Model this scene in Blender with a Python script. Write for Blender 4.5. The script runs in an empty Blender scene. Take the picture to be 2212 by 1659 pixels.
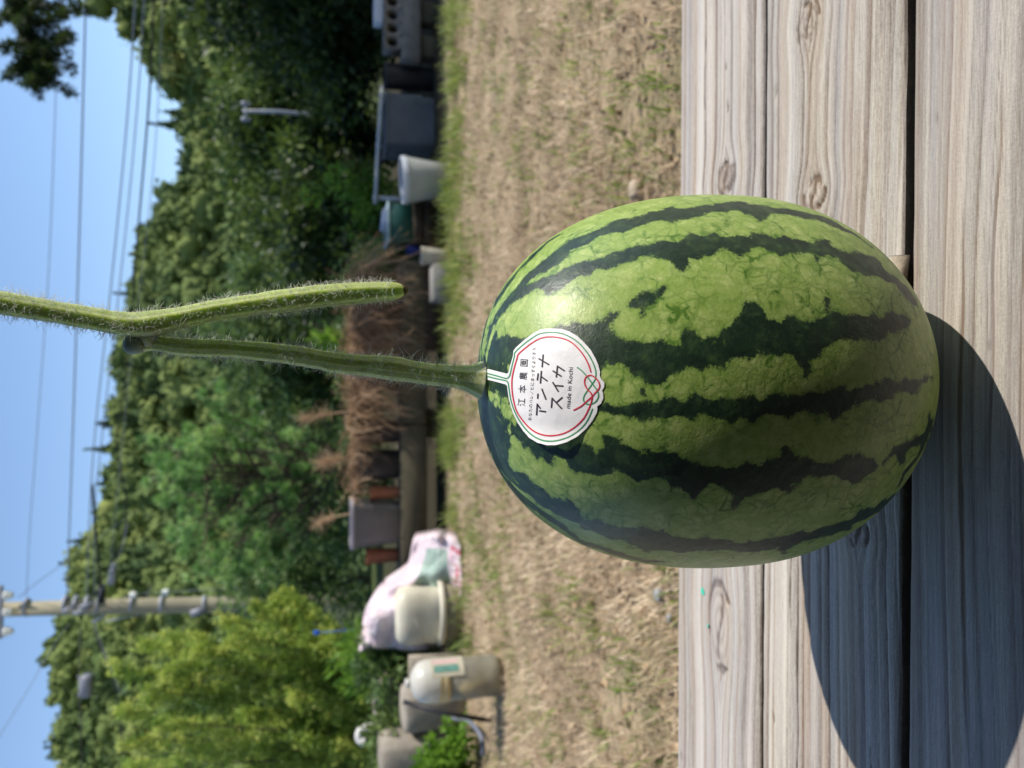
import bpy, math, random
import numpy as np
from mathutils import Vector
from mathutils.bvhtree import BVHTree
from mathutils.kdtree import KDTree
from mathutils import geometry as mgeo

scene = bpy.context.scene
COL = scene.collection
rng = np.random.default_rng(7)
R = math.radians

# ------------------------------------------------------------------ camera
CZ = 0.73                      # lens height above the lawn
ZB = 0.40                      # top of the bench
FP = 1646.0                    # focal length in pixels of a 2212-pixel wide view
PITCH = math.atan(400.0 / FP)
S_, C_ = math.sin(PITCH), math.cos(PITCH)
cam_d = bpy.data.cameras.new('camera')
cam_d.sensor_fit = 'HORIZONTAL'
cam_d.sensor_width = 36.0
cam_d.lens = 36.0 * FP / 2212.0
cam_d.clip_start = 0.02
cam_d.clip_end = 6000
cam_d.dof.use_dof = True
cam_d.dof.focus_distance = 0.372
cam_d.dof.aperture_fstop = 10.4
cam = bpy.data.objects.new('camera', cam_d)
COL.objects.link(cam)
from mathutils import Matrix
# the phone was held upright and the picture stored on its side: picture left is up
cam.matrix_world = Matrix(((0, 1, 0, 0), (-S_, 0, -C_, 0), (-C_, 0, S_, CZ), (0, 0, 0, 1)))
scene.camera = cam

# ------------------------------------------------------------------ sky and sun
SUN_AZ, SUN_EL = R(92.0), R(50.0)
SUN = Vector((math.sin(SUN_AZ) * math.cos(SUN_EL), math.cos(SUN_AZ) * math.cos(SUN_EL), math.sin(SUN_EL)))
world = bpy.data.worlds.new('World')
scene.world = world
world.use_nodes = True
wn = world.node_tree.nodes
bg = wn['Background']
sky = wn.new('ShaderNodeTexSky')
sky.sky_type = 'NISHITA'
sky.sun_disc = False
sky.sun_elevation = SUN_EL
sky.sun_rotation = SUN_AZ
sky.air_density = 1.0
sky.dust_density = 0.25
sky.ozone_density = 2.6
world.node_tree.links.new(sky.outputs[0], bg.inputs['Color'])
bg.inputs['Strength'].default_value = 0.15
sun_d = bpy.data.lights.new('sun', 'SUN')
sun_d.energy = 4.2
sun_d.angle = R(0.53)
sun_d.color = (1.0, 0.94, 0.85)
sun = bpy.data.objects.new('sun', sun_d)
COL.objects.link(sun)
sun.rotation_euler = SUN.to_track_quat('Z', 'Y').to_euler()
sun.location = SUN * 30
scene.view_settings.view_transform = 'Standard'
scene.view_settings.look = 'None'
scene.view_settings.exposure = 0.42
scene.view_settings.gamma = 1.0
scene.view_settings.use_curve_mapping = False
scene.cycles.max_bounces = 6
scene.cycles.transparent_max_bounces = 8

# ------------------------------------------------------------------ helpers
def at(px, py, Y):
    """The point at distance Y that the photograph shows at (px, py) of its 2212-wide view."""
    v = (px - 1106.0) / FP
    u = (829.5 - py) / FP
    dy = C_ - v * S_
    t = Y / dy
    return np.array((u * t, Y, CZ + (-S_ - v * C_) * t))

def ray(px, py):
    v = (px - 1106.0) / FP
    u = (829.5 - py) / FP
    return np.array((u, C_ - v * S_, -S_ - v * C_))

def on_plane(px, py, z):
    d = ray(px, py)
    t = (z - CZ) / d[2]
    return np.array((d[0] * t, d[1] * t, z))

def wloc(o):
    p = Vector((0, 0, 0))
    while o is not None:
        p = p + o.location
        o = o.parent
    return p

def build_mesh(name, V, F, smooth=False, attrs=None):
    """V: n x 3; F: list of integer arrays (m x 3 / m x 4) or lists of index tuples."""
    V = np.asarray(V, dtype=np.float32).reshape(-1, 3)
    me = bpy.data.meshes.new(name)
    me.vertices.add(len(V))
    me.vertices.foreach_set('co', V.ravel())
    if not isinstance(F, list):
        F = [F]
    loops, starts, tot = [], [], 0
    for f in F:
        if isinstance(f, np.ndarray) and f.ndim == 2:
            k = f.shape[1]
            loops.append(f.ravel())
            starts.append(tot + np.arange(len(f)) * k)
            tot += f.size
        else:
            f = list(f)
            loops.append(np.array(f))
            starts.append(np.array([tot]))
            tot += len(f)
    loops = np.concatenate(loops).astype(np.int32)
    starts = np.concatenate(starts).astype(np.int32)
    me.loops.add(len(loops))
    me.loops.foreach_set('vertex_index', loops)
    me.polygons.add(len(starts))
    me.polygons.foreach_set('loop_start', starts)
    if smooth:
        me.polygons.foreach_set('use_smooth', np.ones(len(starts), dtype=bool))
    for k, a in (attrs or {}).items():
        at_ = me.attributes.new(k, 'FLOAT', 'POINT')
        at_.data.foreach_set('value', np.asarray(a, dtype=np.float32).ravel())
    me.update(calc_edges=True)
    me.validate()
    return me

def tag(o, label=None, cat=None, group=None, kind=None):
    if label: o['label'] = label
    if cat: o['category'] = cat
    if group: o['group'] = group
    if kind: o['kind'] = kind
    return o

def mk(name, V, F, mat, parent=None, smooth=False, attrs=None, **tags):
    me = build_mesh(name, V, F, smooth, attrs)
    if mat is not None:
        me.materials.append(mat)
    o = bpy.data.objects.new(name, me)
    COL.objects.link(o)
    if parent is not None:
        o.parent = parent
        o.location = -wloc(parent)
    tag(o, **tags)
    return o

def empty(name, loc, label, cat, group=None):
    o = bpy.data.objects.new(name, None)
    COL.objects.link(o)
    o.location = Vector([float(c) for c in loc])
    o.empty_display_size = 0.05
    return tag(o, label, cat, group)

class MB:
    """Collects simple solids into one mesh (world coordinates)."""
    def __init__(self):
        self.V, self.F, self.n = [], [], 0
    def add(self, V, F):
        V = np.asarray(V, float).reshape(-1, 3)
        self.V.append(V)
        for f in (F if isinstance(F, list) else [F]):
            self.F.append(np.asarray(f) + self.n)
        self.n += len(V)
        return self
    def box(self, lo, hi, rz=0.0, bevel=0.004, c=None, tilt=(0, 0)):
        lo = np.array(lo, float); hi = np.array(hi, float)
        cen = (lo + hi) / 2; h = (hi - lo) / 2
        b = min(bevel, h.min() * 0.45)
        V = []
        for sx in (-1, 1):
            for sy in (-1, 1):
                for sz in (-1, 1):
                    s = np.array((sx, sy, sz))
                    for a in range(3):
                        p = s * (h - b); p[a] = s[a] * h[a]
                        V.append(p)
        V = np.array(V)
        idx = lambda sx, sy, sz, a: ((((sx + 1) // 2) * 2 + (sy + 1) // 2) * 2 + (sz + 1) // 2) * 3 + a
        quads, tris = [], []
        for a in range(3):
            o1, o2 = [i for i in range(3) if i != a]
            for s in (-1, 1):
                q = []
                for (m, n_) in ((-1, -1), (1, -1), (1, 1), (-1, 1)):
                    k = [0, 0, 0]; k[a] = s; k[o1] = m; k[o2] = n_
                    q.append(idx(*k, a))
                quads.append(q)
        for a in range(3):
            o1, o2 = [i for i in range(3) if i != a]
            for m in (-1, 1):
                for n_ in (-1, 1):
                    k = [0, 0, 0]; k[o1] = m; k[o2] = n_
                    k1 = list(k); k1[a] = -1; k2 = list(k); k2[a] = 1
                    quads.append([idx(*k1, o1), idx(*k2, o1), idx(*k2, o2), idx(*k1, o2)])
        for sx in (-1, 1):
            for sy in (-1, 1):
                for sz in (-1, 1):
                    tris.append([idx(sx, sy, sz, 0), idx(sx, sy, sz, 1), idx(sx, sy, sz, 2)])
        def fix(f):
            P = V[f]; nrm = np.cross(P[1] - P[0], P[2] - P[0])
            return f if nrm @ P.mean(0) > 0 else f[::-1]
        quads = np.array([fix(q) for q in quads]); tris = np.array([fix(t) for t in tris])
        cx, sx_ = math.cos(tilt[0]), math.sin(tilt[0])
        cy, sy_ = math.cos(tilt[1]), math.sin(tilt[1])
        cz, sz_ = math.cos(rz), math.sin(rz)
        Rx = np.array(((1, 0, 0), (0, cx, -sx_), (0, sx_, cx)))
        Ry = np.array(((cy, 0, sy_), (0, 1, 0), (-sy_, 0, cy)))
        Rz = np.array(((cz, -sz_, 0), (sz_, cz, 0), (0, 0, 1)))
        V = V @ (Rz @ Ry @ Rx).T + cen
        return self.add(V, [quads, tris])
    def lathe(self, prof, cen, n=32, tilt=(0, 0), sq=1.0, rz=0.0, close=(True, True), square=None):
        """prof: list of (r, z)."""
        prof = np.array(prof, float)
        a = np.arange(n) * 2 * np.pi / n + rz
        ca, sa = np.cos(a), np.sin(a)
        if square:
            m = (np.abs(ca) ** square + np.abs(sa) ** square) ** (-1.0 / square)
            ca, sa = ca * m, sa * m
        V = np.stack([prof[:, 0:1] * ca, prof[:, 0:1] * sa * sq, np.repeat(prof[:, 1:2], n, 1)], -1)
        V = V.reshape(-1, 3)
        cx, sx_ = math.cos(tilt[0]), math.sin(tilt[0])
        cy, sy_ = math.cos(tilt[1]), math.sin(tilt[1])
        Rx = np.array(((1, 0, 0), (0, cx, -sx_), (0, sx_, cx)))
        Ry = np.array(((cy, 0, sy_), (0, 1, 0), (-sy_, 0, cy)))
        V = V @ (Ry @ Rx).T + np.array(cen, float)
        k = len(prof)
        i, j = np.meshgrid(np.arange(k - 1), np.arange(n), indexing='ij')
        j2 = (j + 1) % n
        q = np.stack([i * n + j, i * n + j2, (i + 1) * n + j2, (i + 1) * n + j], -1).reshape(-1, 4)
        F = [q]
        if close[0]: F.append(np.arange(n)[::-1].reshape(1, -1))
        if close[1]: F.append(((k - 1) * n + np.arange(n)).reshape(1, -1))
        return self.add(V, F)
    def tube(self, pts, rad, n=8, cap=True):
        V, F = tube_mesh(pts, rad, n, cap)
        return self.add(V, F)
    def build(self, name, mat, parent=None, smooth=False, attrs=None, **tags):
        F = []
        for f in self.F:
            f = np.asarray(f)
            if f.shape[1] > 4:
                for row in f: F.append(list(row))
            else:
                F.append(f)
        o = mk(name, np.concatenate(self.V), F, mat, parent, smooth, attrs, **tags)
        return o

def smooth_path(pts, n):
    pts = np.array(pts, float)
    d = np.r_[0, np.cumsum(np.linalg.norm(np.diff(pts, axis=0), axis=1))]
    t = np.linspace(0, d[-1], n)
    # Catmull-Rom through the points
    out = []
    for tt in t:
        i = min(max(np.searchsorted(d, tt) - 1, 0), len(pts) - 2)
        p0 = pts[max(i - 1, 0)]; p1 = pts[i]; p2 = pts[i + 1]; p3 = pts[min(i + 2, len(pts) - 1)]
        s = (tt - d[i]) / max(d[i + 1] - d[i], 1e-9)
        out.append(0.5 * ((2 * p1) + (-p0 + p2) * s + (2 * p0 - 5 * p1 + 4 * p2 - p3) * s * s + (-p0 + 3 * p1 - 3 * p2 + p3) * s ** 3))
    return np.array(out)

def frames(pts):
    T = np.gradient(pts, axis=0)
    T /= np.linalg.norm(T, axis=1)[:, None] + 1e-12
    ref = np.array((0, 0, 1.0)) if abs(T[0][2]) < 0.8 else np.array((0, 1.0, 0))
    N = np.zeros_like(T)
    n0 = np.cross(T[0], ref); n0 /= np.linalg.norm(n0)
    for i in range(len(T)):
        n0 = n0 - T[i] * (n0 @ T[i]); n0 /= np.linalg.norm(n0) + 1e-12
        N[i] = n0
    return T, N, np.cross(T, N)

def tube_mesh(pts, rad, n=8, cap=True, ribs=None):
    pts = np.array(pts, float)
    m = len(pts)
    rad = np.broadcast_to(np.asarray(rad, float), (m,))
    T, N, B = frames(pts)
    a = np.arange(n) * 2 * np.pi / n
    k = np.ones(n) if ribs is None else ribs(a)
    if k.ndim == 1: k = np.repeat(k[None], m, 0)
    V = pts[:, None, :] + (rad[:, None] * k)[..., None] * (np.cos(a)[None, :, None] * N[:, None, :] + np.sin(a)[None, :, None] * B[:, None, :])
    V = V.reshape(-1, 3)
    i, j = np.meshgrid(np.arange(m - 1), np.arange(n), indexing='ij')
    j2 = (j + 1) % n
    q = np.stack([i * n + j, i * n + j2, (i + 1) * n + j2, (i + 1) * n + j], -1).reshape(-1, 4)
    F = [q]
    if cap:
        V = np.concatenate([V, pts[:1], pts[-1:]])
        c0, c1 = m * n, m * n + 1
        jj = np.arange(n); jn = (jj + 1) % n
        F.append(np.stack([np.full(n, c0), jn, jj], -1))
        F.append(np.stack([np.full(n, c1), (m - 1) * n + jj, (m - 1) * n + jn], -1))
    return V, F

def noise1(x, seed, scale):
    r = np.random.default_rng(seed)
    tab = r.random(4096)
    t = np.asarray(x) / scale + 1000.0
    i = np.floor(t).astype(int); f = t - i
    f = f * f * (3 - 2 * f)
    return tab[i % 4096] * (1 - f) + tab[(i + 1) % 4096] * f

def noise2(x, y, seed, sx, sy=None):
    sy = sy or sx
    r = np.random.default_rng(seed)
    tab = r.random((256, 256))
    a = np.asarray(x) / sx + 500.0; b = np.asarray(y) / sy + 500.0
    i = np.floor(a).astype(int); j = np.floor(b).astype(int)
    f = a - i; g = b - j
    f = f * f * (3 - 2 * f); g = g * g * (3 - 2 * g)
    T = lambda p, q: tab[p % 256, q % 256]
    return (T(i, j) * (1 - f) + T(i + 1, j) * f) * (1 - g) + (T(i, j + 1) * (1 - f) + T(i + 1, j + 1) * f) * g

# ------------------------------------------------------------------ materials
class NT:
    def __init__(self, name):
        self.m = bpy.data.materials.new(name)
        self.m.use_nodes = True
        self.t = self.m.node_tree
        self.p = self.t.nodes['Principled BSDF']
        self.out = self.t.nodes['Material Output']
    def n(self, kind, **kw):
        nd = self.t.nodes.new('ShaderNode' + kind)
        for k, v in kw.items():
            if k.startswith('i_'):
                key = k[2:]
                key = int(key) if key.isdigit() else key.replace('_', ' ')
                nd.inputs[key].default_value = v
            else:
                setattr(nd, k, v)
        return nd
    def l(self, a, b):
        self.t.links.new(a, b)
    def attr(self, name):
        return self.n('Attribute', attribute_name=name).outputs['Fac']
    def coord(self, which='Object', scale=None, src=None):
        c = src or self.n('TexCoord').outputs[which]
        if scale is not None:
            mp = self.n('Mapping')
            mp.inputs['Scale'].default_value = scale
            self.l(c, mp.inputs['Vector'])
            return mp.outputs[0]
        return c
    def noise(self, vec, scale, detail=3.0, rough=0.55, out='Fac', dist=0.0):
        nd = self.n('TexNoise', i_Scale=scale, i_Detail=detail, i_Roughness=rough, i_Distortion=dist)
        self.l(vec, nd.inputs['Vector'])
        return nd.outputs[out]
    def voro(self, vec, scale, feature='F1', out='Distance', rnd=1.0):
        nd = self.n('TexVoronoi', feature=feature, i_Scale=scale, i_Randomness=rnd)
        self.l(vec, nd.inputs['Vector'])
        return nd.outputs[out]
    def math(self, op, a, b=None, c=None, clamp=False):
        nd = self.n('Math', operation=op, use_clamp=clamp)
        for i, s in enumerate((a, b, c)):
            if s is None: continue
            if isinstance(s, (int, float)): nd.inputs[i].default_value = s
            else: self.l(s, nd.inputs[i])
        return nd.outputs[0]
    def rng(self, v, a, b, c=0.0, d=1.0, smooth=False):
        nd = self.n('MapRange', i_1=a, i_2=b, i_3=c, i_4=d)
        if smooth: nd.interpolation_type = 'SMOOTHSTEP'
        self.l(v, nd.inputs[0])
        return nd.outputs[0]
    def mix(self, f, a, b, mode='MIX'):
        nd = self.n('Mix', data_type='RGBA', blend_type=mode)
        for s, i in ((f, 0), (a, 6), (b, 7)):
            if isinstance(s, (int, float)): nd.inputs[i].default_value = s
            elif isinstance(s, tuple): nd.inputs[i].default_value = (*s[:3], 1)
            else: self.l(s, nd.inputs[i])
        return nd.outputs[2]
    def ramp(self, v, stops):
        nd = self.n('ValToRGB')
        el = nd.color_ramp.elements
        while len(el) < len(stops): el.new(0.5)
        for e, (p, c) in zip(el, stops):
            e.position = p; e.color = (*c, 1)
        self.l(v, nd.inputs[0])
        return nd.outputs[0]
    def bump(self, h, strength=0.3, dist=0.001):
        nd = self.n('Bump', i_Strength=strength, i_Distance=dist)
        self.l(h, nd.inputs['Height'])
        self.l(nd.outputs[0], self.p.inputs['Normal'])
        return nd
    def base(self, c):
        if isinstance(c, tuple): self.p.inputs['Base Color'].default_value = (*c[:3], 1)
        else: self.l(c, self.p.inputs['Base Color'])
        return self
    def set(self, **kw):
        for k, v in kw.items():
            key = k.replace('_', ' ')
            if isinstance(v, (int, float, tuple)): self.p.inputs[key].default_value = v
            else: self.l(v, self.p.inputs[key])
        return self

def simple(name, col, rough=0.6, var=0.25, scale=20.0, bump=0.15, bdist=0.002, spec=0.4, **kw):
    """A plain painted, plastic, stone or metal surface with mottling and wear."""
    t = NT(name)
    v = t.coord('Object')
    n1 = t.noise(v, scale, 5.0, 0.6)
    dark = tuple(c * (1 - var) for c in col)
    lite = tuple(min(1.0, c * (1 + var * 0.6)) for c in col)
    t.base(t.ramp(n1, [(0.25, dark), (0.55, col), (0.8, lite)]))
    t.set(Roughness=rough)
    t.p.inputs['Specular IOR Level'].default_value = spec
    if bump: t.bump(t.noise(v, scale * 6, 4.0), bump, bdist)
    for k, x in kw.items(): t.p.inputs[k.replace('_', ' ')].default_value = x
    return t.m

def leafmat(name, dark, mid, lite, rough=0.5, trans=0.35):
    """Leaves: colour by the tint of each clump, light passing through."""
    t = NT(name)
    col = t.ramp(t.attr('tint'), [(0.0, dark), (0.5, mid), (1.0, lite)])
    t.base(col)
    t.set(Roughness=rough)
    t.p.inputs['Specular IOR Level'].default_value = 0.35
    tr = t.n('BsdfTranslucent')
    t.l(t.mix(0.25, col, tuple(min(1, c * 1.6) for c in lite)), tr.inputs['Color'])
    mx = t.n('MixShader', i_0=trans)
    t.l(t.p.outputs[0], mx.inputs[1]); t.l(tr.outputs[0], mx.inputs[2])
    t.l(mx.outputs[0], t.out.inputs['Surface'])
    return t.m

def wood_material(name, light, mid, groove):
    t = NT(name)
    v = t.coord('Object')
    tone = t.attr('tone')
    fib = t.noise(t.coord('Object', (22.0, 520.0, 60.0)), 1.0, 6.0, 0.7)
    fib2 = t.noise(t.coord('Object', (130.0, 1300.0, 200.0)), 1.0, 4.0, 0.65)
    grit = t.noise(v, 620.0, 3.0, 0.65)
    big = t.noise(t.coord('Object', (3.0, 14.0, 5.0)), 1.0, 3.0)
    a = t.math('ADD', tone, t.math('MULTIPLY', t.math('SUBTRACT', fib, 0.5), 0.85))
    a = t.math('ADD', a, t.math('MULTIPLY', t.math('SUBTRACT', fib2, 0.5), 0.6))
    a = t.math('ADD', a, t.math('MULTIPLY', t.math('SUBTRACT', grit, 0.5), 0.45))
    a = t.math('ADD', a, t.math('MULTIPLY', t.math('SUBTRACT', big, 0.5), 0.5), clamp=True)
    col = t.ramp(a, [(0.0, groove), (0.3, tuple((g * 0.45 + m * 0.55) for g, m in zip(groove, mid))), (0.52, mid), (0.85, light)])
    col = t.mix(t.math('MULTIPLY', t.attr('warm'), 0.55), col, (0.36, 0.235, 0.135))
    grey = t.rng(t.noise(t.coord('Object', (1.5, 60.0, 5.0)), 1.0, 2.0), 0.36, 0.66)
    col = t.mix(t.math('MULTIPLY', grey, 0.65), col, t.mix(0.55, col, (0.34, 0.335, 0.355)))
    dirt = t.rng(t.noise(t.coord('Object', (14.0, 45.0, 20.0)), 1.0, 4.0, 0.65), 0.55, 0.78)
    col = t.mix(t.math('MULTIPLY', dirt, 0.4), col, t.mix(0.6, col, (0.17, 0.13, 0.10)))
    speck = t.rng(t.voro(v, 70.0), 0.0, 0.055, 1.0, 0.0)
    col = t.mix(t.math('MULTIPLY', speck, 0.5), col, (0.09, 0.065, 0.05))
    t.base(col)
    t.set(Roughness=0.78)
    t.p.inputs['Specular IOR Level'].default_value = 0.3
    h = t.math('ADD', t.math('MULTIPLY', fib, 0.7), t.math('MULTIPLY', t.math('ADD', fib2, grit), 0.45))
    t.bump(h, 0.7, 0.0008)
    return t.m

# ================================================================== the bench
BENCH_D = {'far': (0.533, 0.677), 'mid': (0.3843, 0.5296), 'near': (0.230, 0.3768)}
SLOPE = -0.0108          # the boards run very slightly askew to the view

wood_far = wood_material('weathered_wood_far', (0.575, 0.53, 0.46), (0.415, 0.37, 0.315), (0.085, 0.058, 0.038))
wood_mid = wood_material('weathered_wood_mid', (0.575, 0.53, 0.45), (0.40, 0.36, 0.30), (0.085, 0.058, 0.038))
wood_near = wood_material('weathered_wood_near', (0.47, 0.425, 0.365), (0.30, 0.27, 0.235), (0.12, 0.09, 0.068))
wood_under = simple('bench_underframe_wood', (0.16, 0.12, 0.085), 0.8, 0.3, 14)

bench = empty('wooden_bench', (0, 0.46, ZB), 'weathered grey wooden bench of three wide boards carrying the watermelon', 'bench')

def plank(name, key, seed, mat, grooves, knots, relief, label=None):
    r = np.random.default_rng(seed)
    y0, y1 = BENCH_D[key]
    wdt = y1 - y0
    xs = np.r_[np.linspace(-1.15, -0.60, 24)[:-1], np.linspace(-0.60, 0.52, 430), np.linspace(0.52, 1.25, 30)[1:]]
    vs = np.r_[np.linspace(0, 0.004, 6)[:-1], np.linspace(0.004, wdt - 0.004, 150), np.linspace(wdt - 0.004, wdt, 6)[1:]]
    X, V = np.meshgrid(xs, vs, indexing='ij')
    g = V + 0.0055 * (noise2(X, V, seed + 1, 0.27, 0.09) - 0.5) * 2 + 0.0008 * (noise2(X, V, seed + 2, 0.06, 0.03) - 0.5)
    knotm = np.zeros_like(g); krings = np.zeros_like(g); kcrack = np.zeros_like(g); klite = np.zeros_like(g)
    for (kx, kv, rx, rv, lite) in knots:
        dx = (X - kx) / rx; dv = (V - kv) / rv
        g = g - np.sign(dv) * rv * 0.95 * np.exp(-(dx * dx) * 0.45) * np.exp(-np.abs(dv) / 1.6)
        rr = np.sqrt(dx * dx + dv * dv) + 0.28 * (noise2(X, V, seed + 5, rx * 0.6, rv * 0.6) - 0.5)
        inside = np.clip((1.0 - rr) / 0.18, 0, 1)
        knotm = np.maximum(knotm, inside)
        krings = np.where(rr < 1.15, 0.5 + 0.5 * np.sin(rr * 15.0), krings)
        edge = np.exp(-((rr - 0.97) / 0.09) ** 2) * (noise2(X, V, seed + 8, rx * 0.7) > 0.35)
        heart = np.exp(-((dv + 0.18 * np.sin(dx * 3.1)) / 0.1) ** 2) * (np.abs(dx) < 0.8)
        kcrack = np.maximum(kcrack, np.maximum(edge, heart))
        klite = np.maximum(klite, inside * lite)
    # growth rings: grooves at irregular spacing, each fading in and out along the board
    gd = np.zeros_like(g)
    pos = r.uniform(0.001, 0.006)
    k = 0
    while pos < wdt + 0.02:
        k += 1
        w = r.uniform(*grooves['w']); d = r.uniform(0.25, 0.7) if r.random() > 0.22 else r.uniform(0.85, 1.2)
        fade = np.clip(0.1 + 1.1 * noise1(X + k * 7.3, seed + 11, 0.21), 0, 1)
        prof = np.exp(-np.clip((g - pos) / (w * 0.45), 0, 60)) * (g >= pos) + np.exp(-((g - pos) / (w * 0.2)) ** 2) * (g < pos)
        gd = np.maximum(gd, d * fade * prof)
        pos += r.uniform(*grooves['gap'])
    # drying cracks along the grain
    for _ in range(grooves.get('cracks', 5)):
        cx_, cg_, cl_ = r.uniform(-0.5, 0.45), r.uniform(0.01, wdt - 0.01), r.uniform(0.04, 0.16)
        m = np.exp(-((g - cg_ - 0.0008 * np.sin((X - cx_) * 60)) / r.uniform(0.0004, 0.0009)) ** 2) * np.clip(1.3 - ((X - cx_) / cl_) ** 2, 0, 1)
        gd = np.maximum(gd, 1.25 * m)
    fine = noise1(g, seed + 21, 0.0011) * 0.5 + noise1(g, seed + 22, 0.0031) * 0.5
    wide = noise1(g, seed + 23, 0.012) * 0.6 + noise2(X, g, seed + 24, 0.16, 0.006) * 0.4
    tone = 0.56 + 0.50 * (fine - 0.5) + 0.50 * (wide - 0.5) - 0.95 * gd
    warm = np.clip(noise1(g, seed + 31, 0.006) * 1.8 - 0.85, 0, 1) * noise2(X, g, seed + 32, 0.25, 0.01) + 0.55 * gd
    ring = (krings - 0.5) * 0.3
    tone = tone * (1 - knotm) + knotm * (0.26 + 1.3 * ring + 0.36 * klite)
    tone = tone - 0.85 * kcrack
    warm = warm * (1 - knotm) + knotm * 0.45
    # old nail heads and dents
    for _ in range(9):
        nx, nv = r.uniform(-0.55, 0.5), r.uniform(0.008, wdt - 0.008)
        dd = ((X - nx) / r.uniform(0.0018, 0.005)) ** 2 + ((V - nv) / r.uniform(0.0009, 0.0018)) ** 2
        m = np.exp(-dd)
        tone = tone - 0.55 * m; gd = gd + 0.8 * m
    Z = ZB - relief * gd - 0.35 * relief * kcrack * 2 + relief * 0.25 * (wide - 0.5) + 0.0005 * knotm
    ed = np.minimum(V, wdt - V)
    Z = Z - 0.0022 * np.exp(-(ed / 0.0014) ** 1.2) - 0.0004 * noise1(X, seed + 40, 0.02) * (ed < 0.003)
    Y = y0 + V + SLOPE * X + (V < 0.002) * 0.0006 * (noise1(X, seed + 41, 0.05) - 0.5) * 2
    n0, n1 = X.shape
    P = np.stack([X, Y, Z], -1).reshape(-1, 3)
    i, j = np.meshgrid(np.arange(n0 - 1), np.arange(n1 - 1), indexing='ij')
    q = np.stack([i * n1 + j, (i + 1) * n1 + j, (i + 1) * n1 + j + 1, i * n1 + j + 1], -1).reshape(-1, 4)
    # sides and underside
    base = len(P)
    rim0 = np.stack([xs, y0 + SLOPE * xs, np.full_like(xs, ZB - 0.036)], -1)
    rim1 = np.stack([xs, y1 + SLOPE * xs, np.full_like(xs, ZB - 0.036)], -1)
    P = np.concatenate([P, rim0, rim1])
    a = np.arange(n0 - 1)
    s0 = np.stack([a * n1, base + a, base + a + 1, (a + 1) * n1], -1)[:, ::-1]
    s1 = np.stack([a * n1 + n1 - 1, base + n0 + a, base + n0 + a + 1, (a + 1) * n1 + n1 - 1], -1)
    und = np.stack([base + a, base + a + 1, base + n0 + a + 1, base + n0 + a], -1)[:, ::-1]
    e0 = [0, base, base + n0] + [n1 - 1 - jj for jj in range(n1 - 1)]
    tone = np.r_[np.where(ed < 0.0012, 0.12, tone).ravel(), np.full(2 * n0, -1.2)]  # stained dark top edges; sides darkened downward to paint in the gap's shade
    warm = np.r_[warm.ravel(), np.full(2 * n0, 0.3)]
    e1 = [(n0 - 1) * n1 + jj for jj in range(n1)] + [base + 2 * n0 - 1, base + n0 - 1]
    ends = [list(range(0, n1)) + [base + n0, base], [(n0 - 1) * n1 + jj for jj in range(n1 - 1, -1, -1)] + [base + n0 - 1, base + 2 * n0 - 1]]
    o = mk(name, P, [q, s0, s1, und] + ends, mat, bench, True, {'tone': np.clip(tone, -1.2, 1), 'warm': np.clip(warm, 0, 1)})
    try:
        o.data.set_sharp_from_angle(angle=R(50))
    except Exception:
        pass
    return o

def kn(px, py, hw_px, hh_px, key, lite=0.0):
    """A knot seen at (px, py): half-extents across / along the board in view pixels."""
    c = on_plane(px, py, ZB)
    a = on_plane(px + hw_px, py, ZB); b = on_plane(px, py + hh_px, ZB)
    return (c[0], c[1] - BENCH_D[key][0] - SLOPE * c[0], abs(b[0] - c[0]), abs(a[1] - c[1]), lite)

plank('plank', 'far', 101, wood_far, dict(w=(0.0028, 0.0075), gap=(0.006, 0.020)),
      [kn(1568, 383, 20, 34, 'far', 0.2), kn(1556, 1353, 27, 90, 'far', 1.0)], 0.0020)
plank('plank', 'mid', 202, wood_mid, dict(w=(0.0028, 0.0075), gap=(0.006, 0.016)),
      [kn(1746, 46, 24, 48, 'mid', 0.35), kn(1757, 420, 26, 36, 'mid', 0.8), kn(1853, 1154, 22, 30, 'mid', 0.0)], 0.0026)
plank('plank', 'near', 303, wood_near, dict(w=(0.0010, 0.0032), gap=(0.002, 0.010), cracks=9), [], 0.0006)
# underframe: cross battens, legs, and a stretcher
for x in (-0.98, 0.02, 1.08):
    MB().box((x - 0.04, 0.24, ZB - 0.106), (x + 0.04, 0.668, ZB - 0.037)).build('batten', wood_under, bench)
for x in (-0.98, 1.08):
    for y in (0.29, 0.61):
        MB().box((x - 0.035, y - 0.035, -0.01), (x + 0.035, y + 0.035, ZB - 0.107)).build('leg', wood_under, bench)

# a chip of wood beside the melon, and two flecks of green paint on the far board
chip_c = on_plane(1938, 572, ZB)
cb = MB()
L = 0.040
cv = np.array([(-0.5, -0.5, 0), (0.5, -0.5, 0), (0.5, 0.42, 0), (-0.5, 0.5, 0), (-0.5, -0.36, 1), (0.46, -0.30, 0.8), (0.42, 0.30, 0.7), (-0.5, 0.40, 0.9)], float) * (L, 0.017, 0.0105)
th = R(-9)
cv = np.stack([cv[:, 0] * math.cos(th) - cv[:, 1] * math.sin(th), cv[:, 0] * math.sin(th) + cv[:, 1] * math.cos(th), cv[:, 2]], -1)
cb.add(cv + chip_c + (-0.014, 0.002, -0.0006), [np.array([(0, 3, 2, 1), (4, 5, 6, 7), (0, 1, 5, 4), (1, 2, 6, 5), (2, 3, 7, 6), (3, 0, 4, 7)])])
chip = cb.build('wood_chip', simple('grey_chip_wood', (0.42, 0.36, 0.28), 0.8, 0.5, 90, 0.4, 0.0008))
tag(chip, 'small grey splinter of wood on the bench edge against the melon', 'wood chip')

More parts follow.
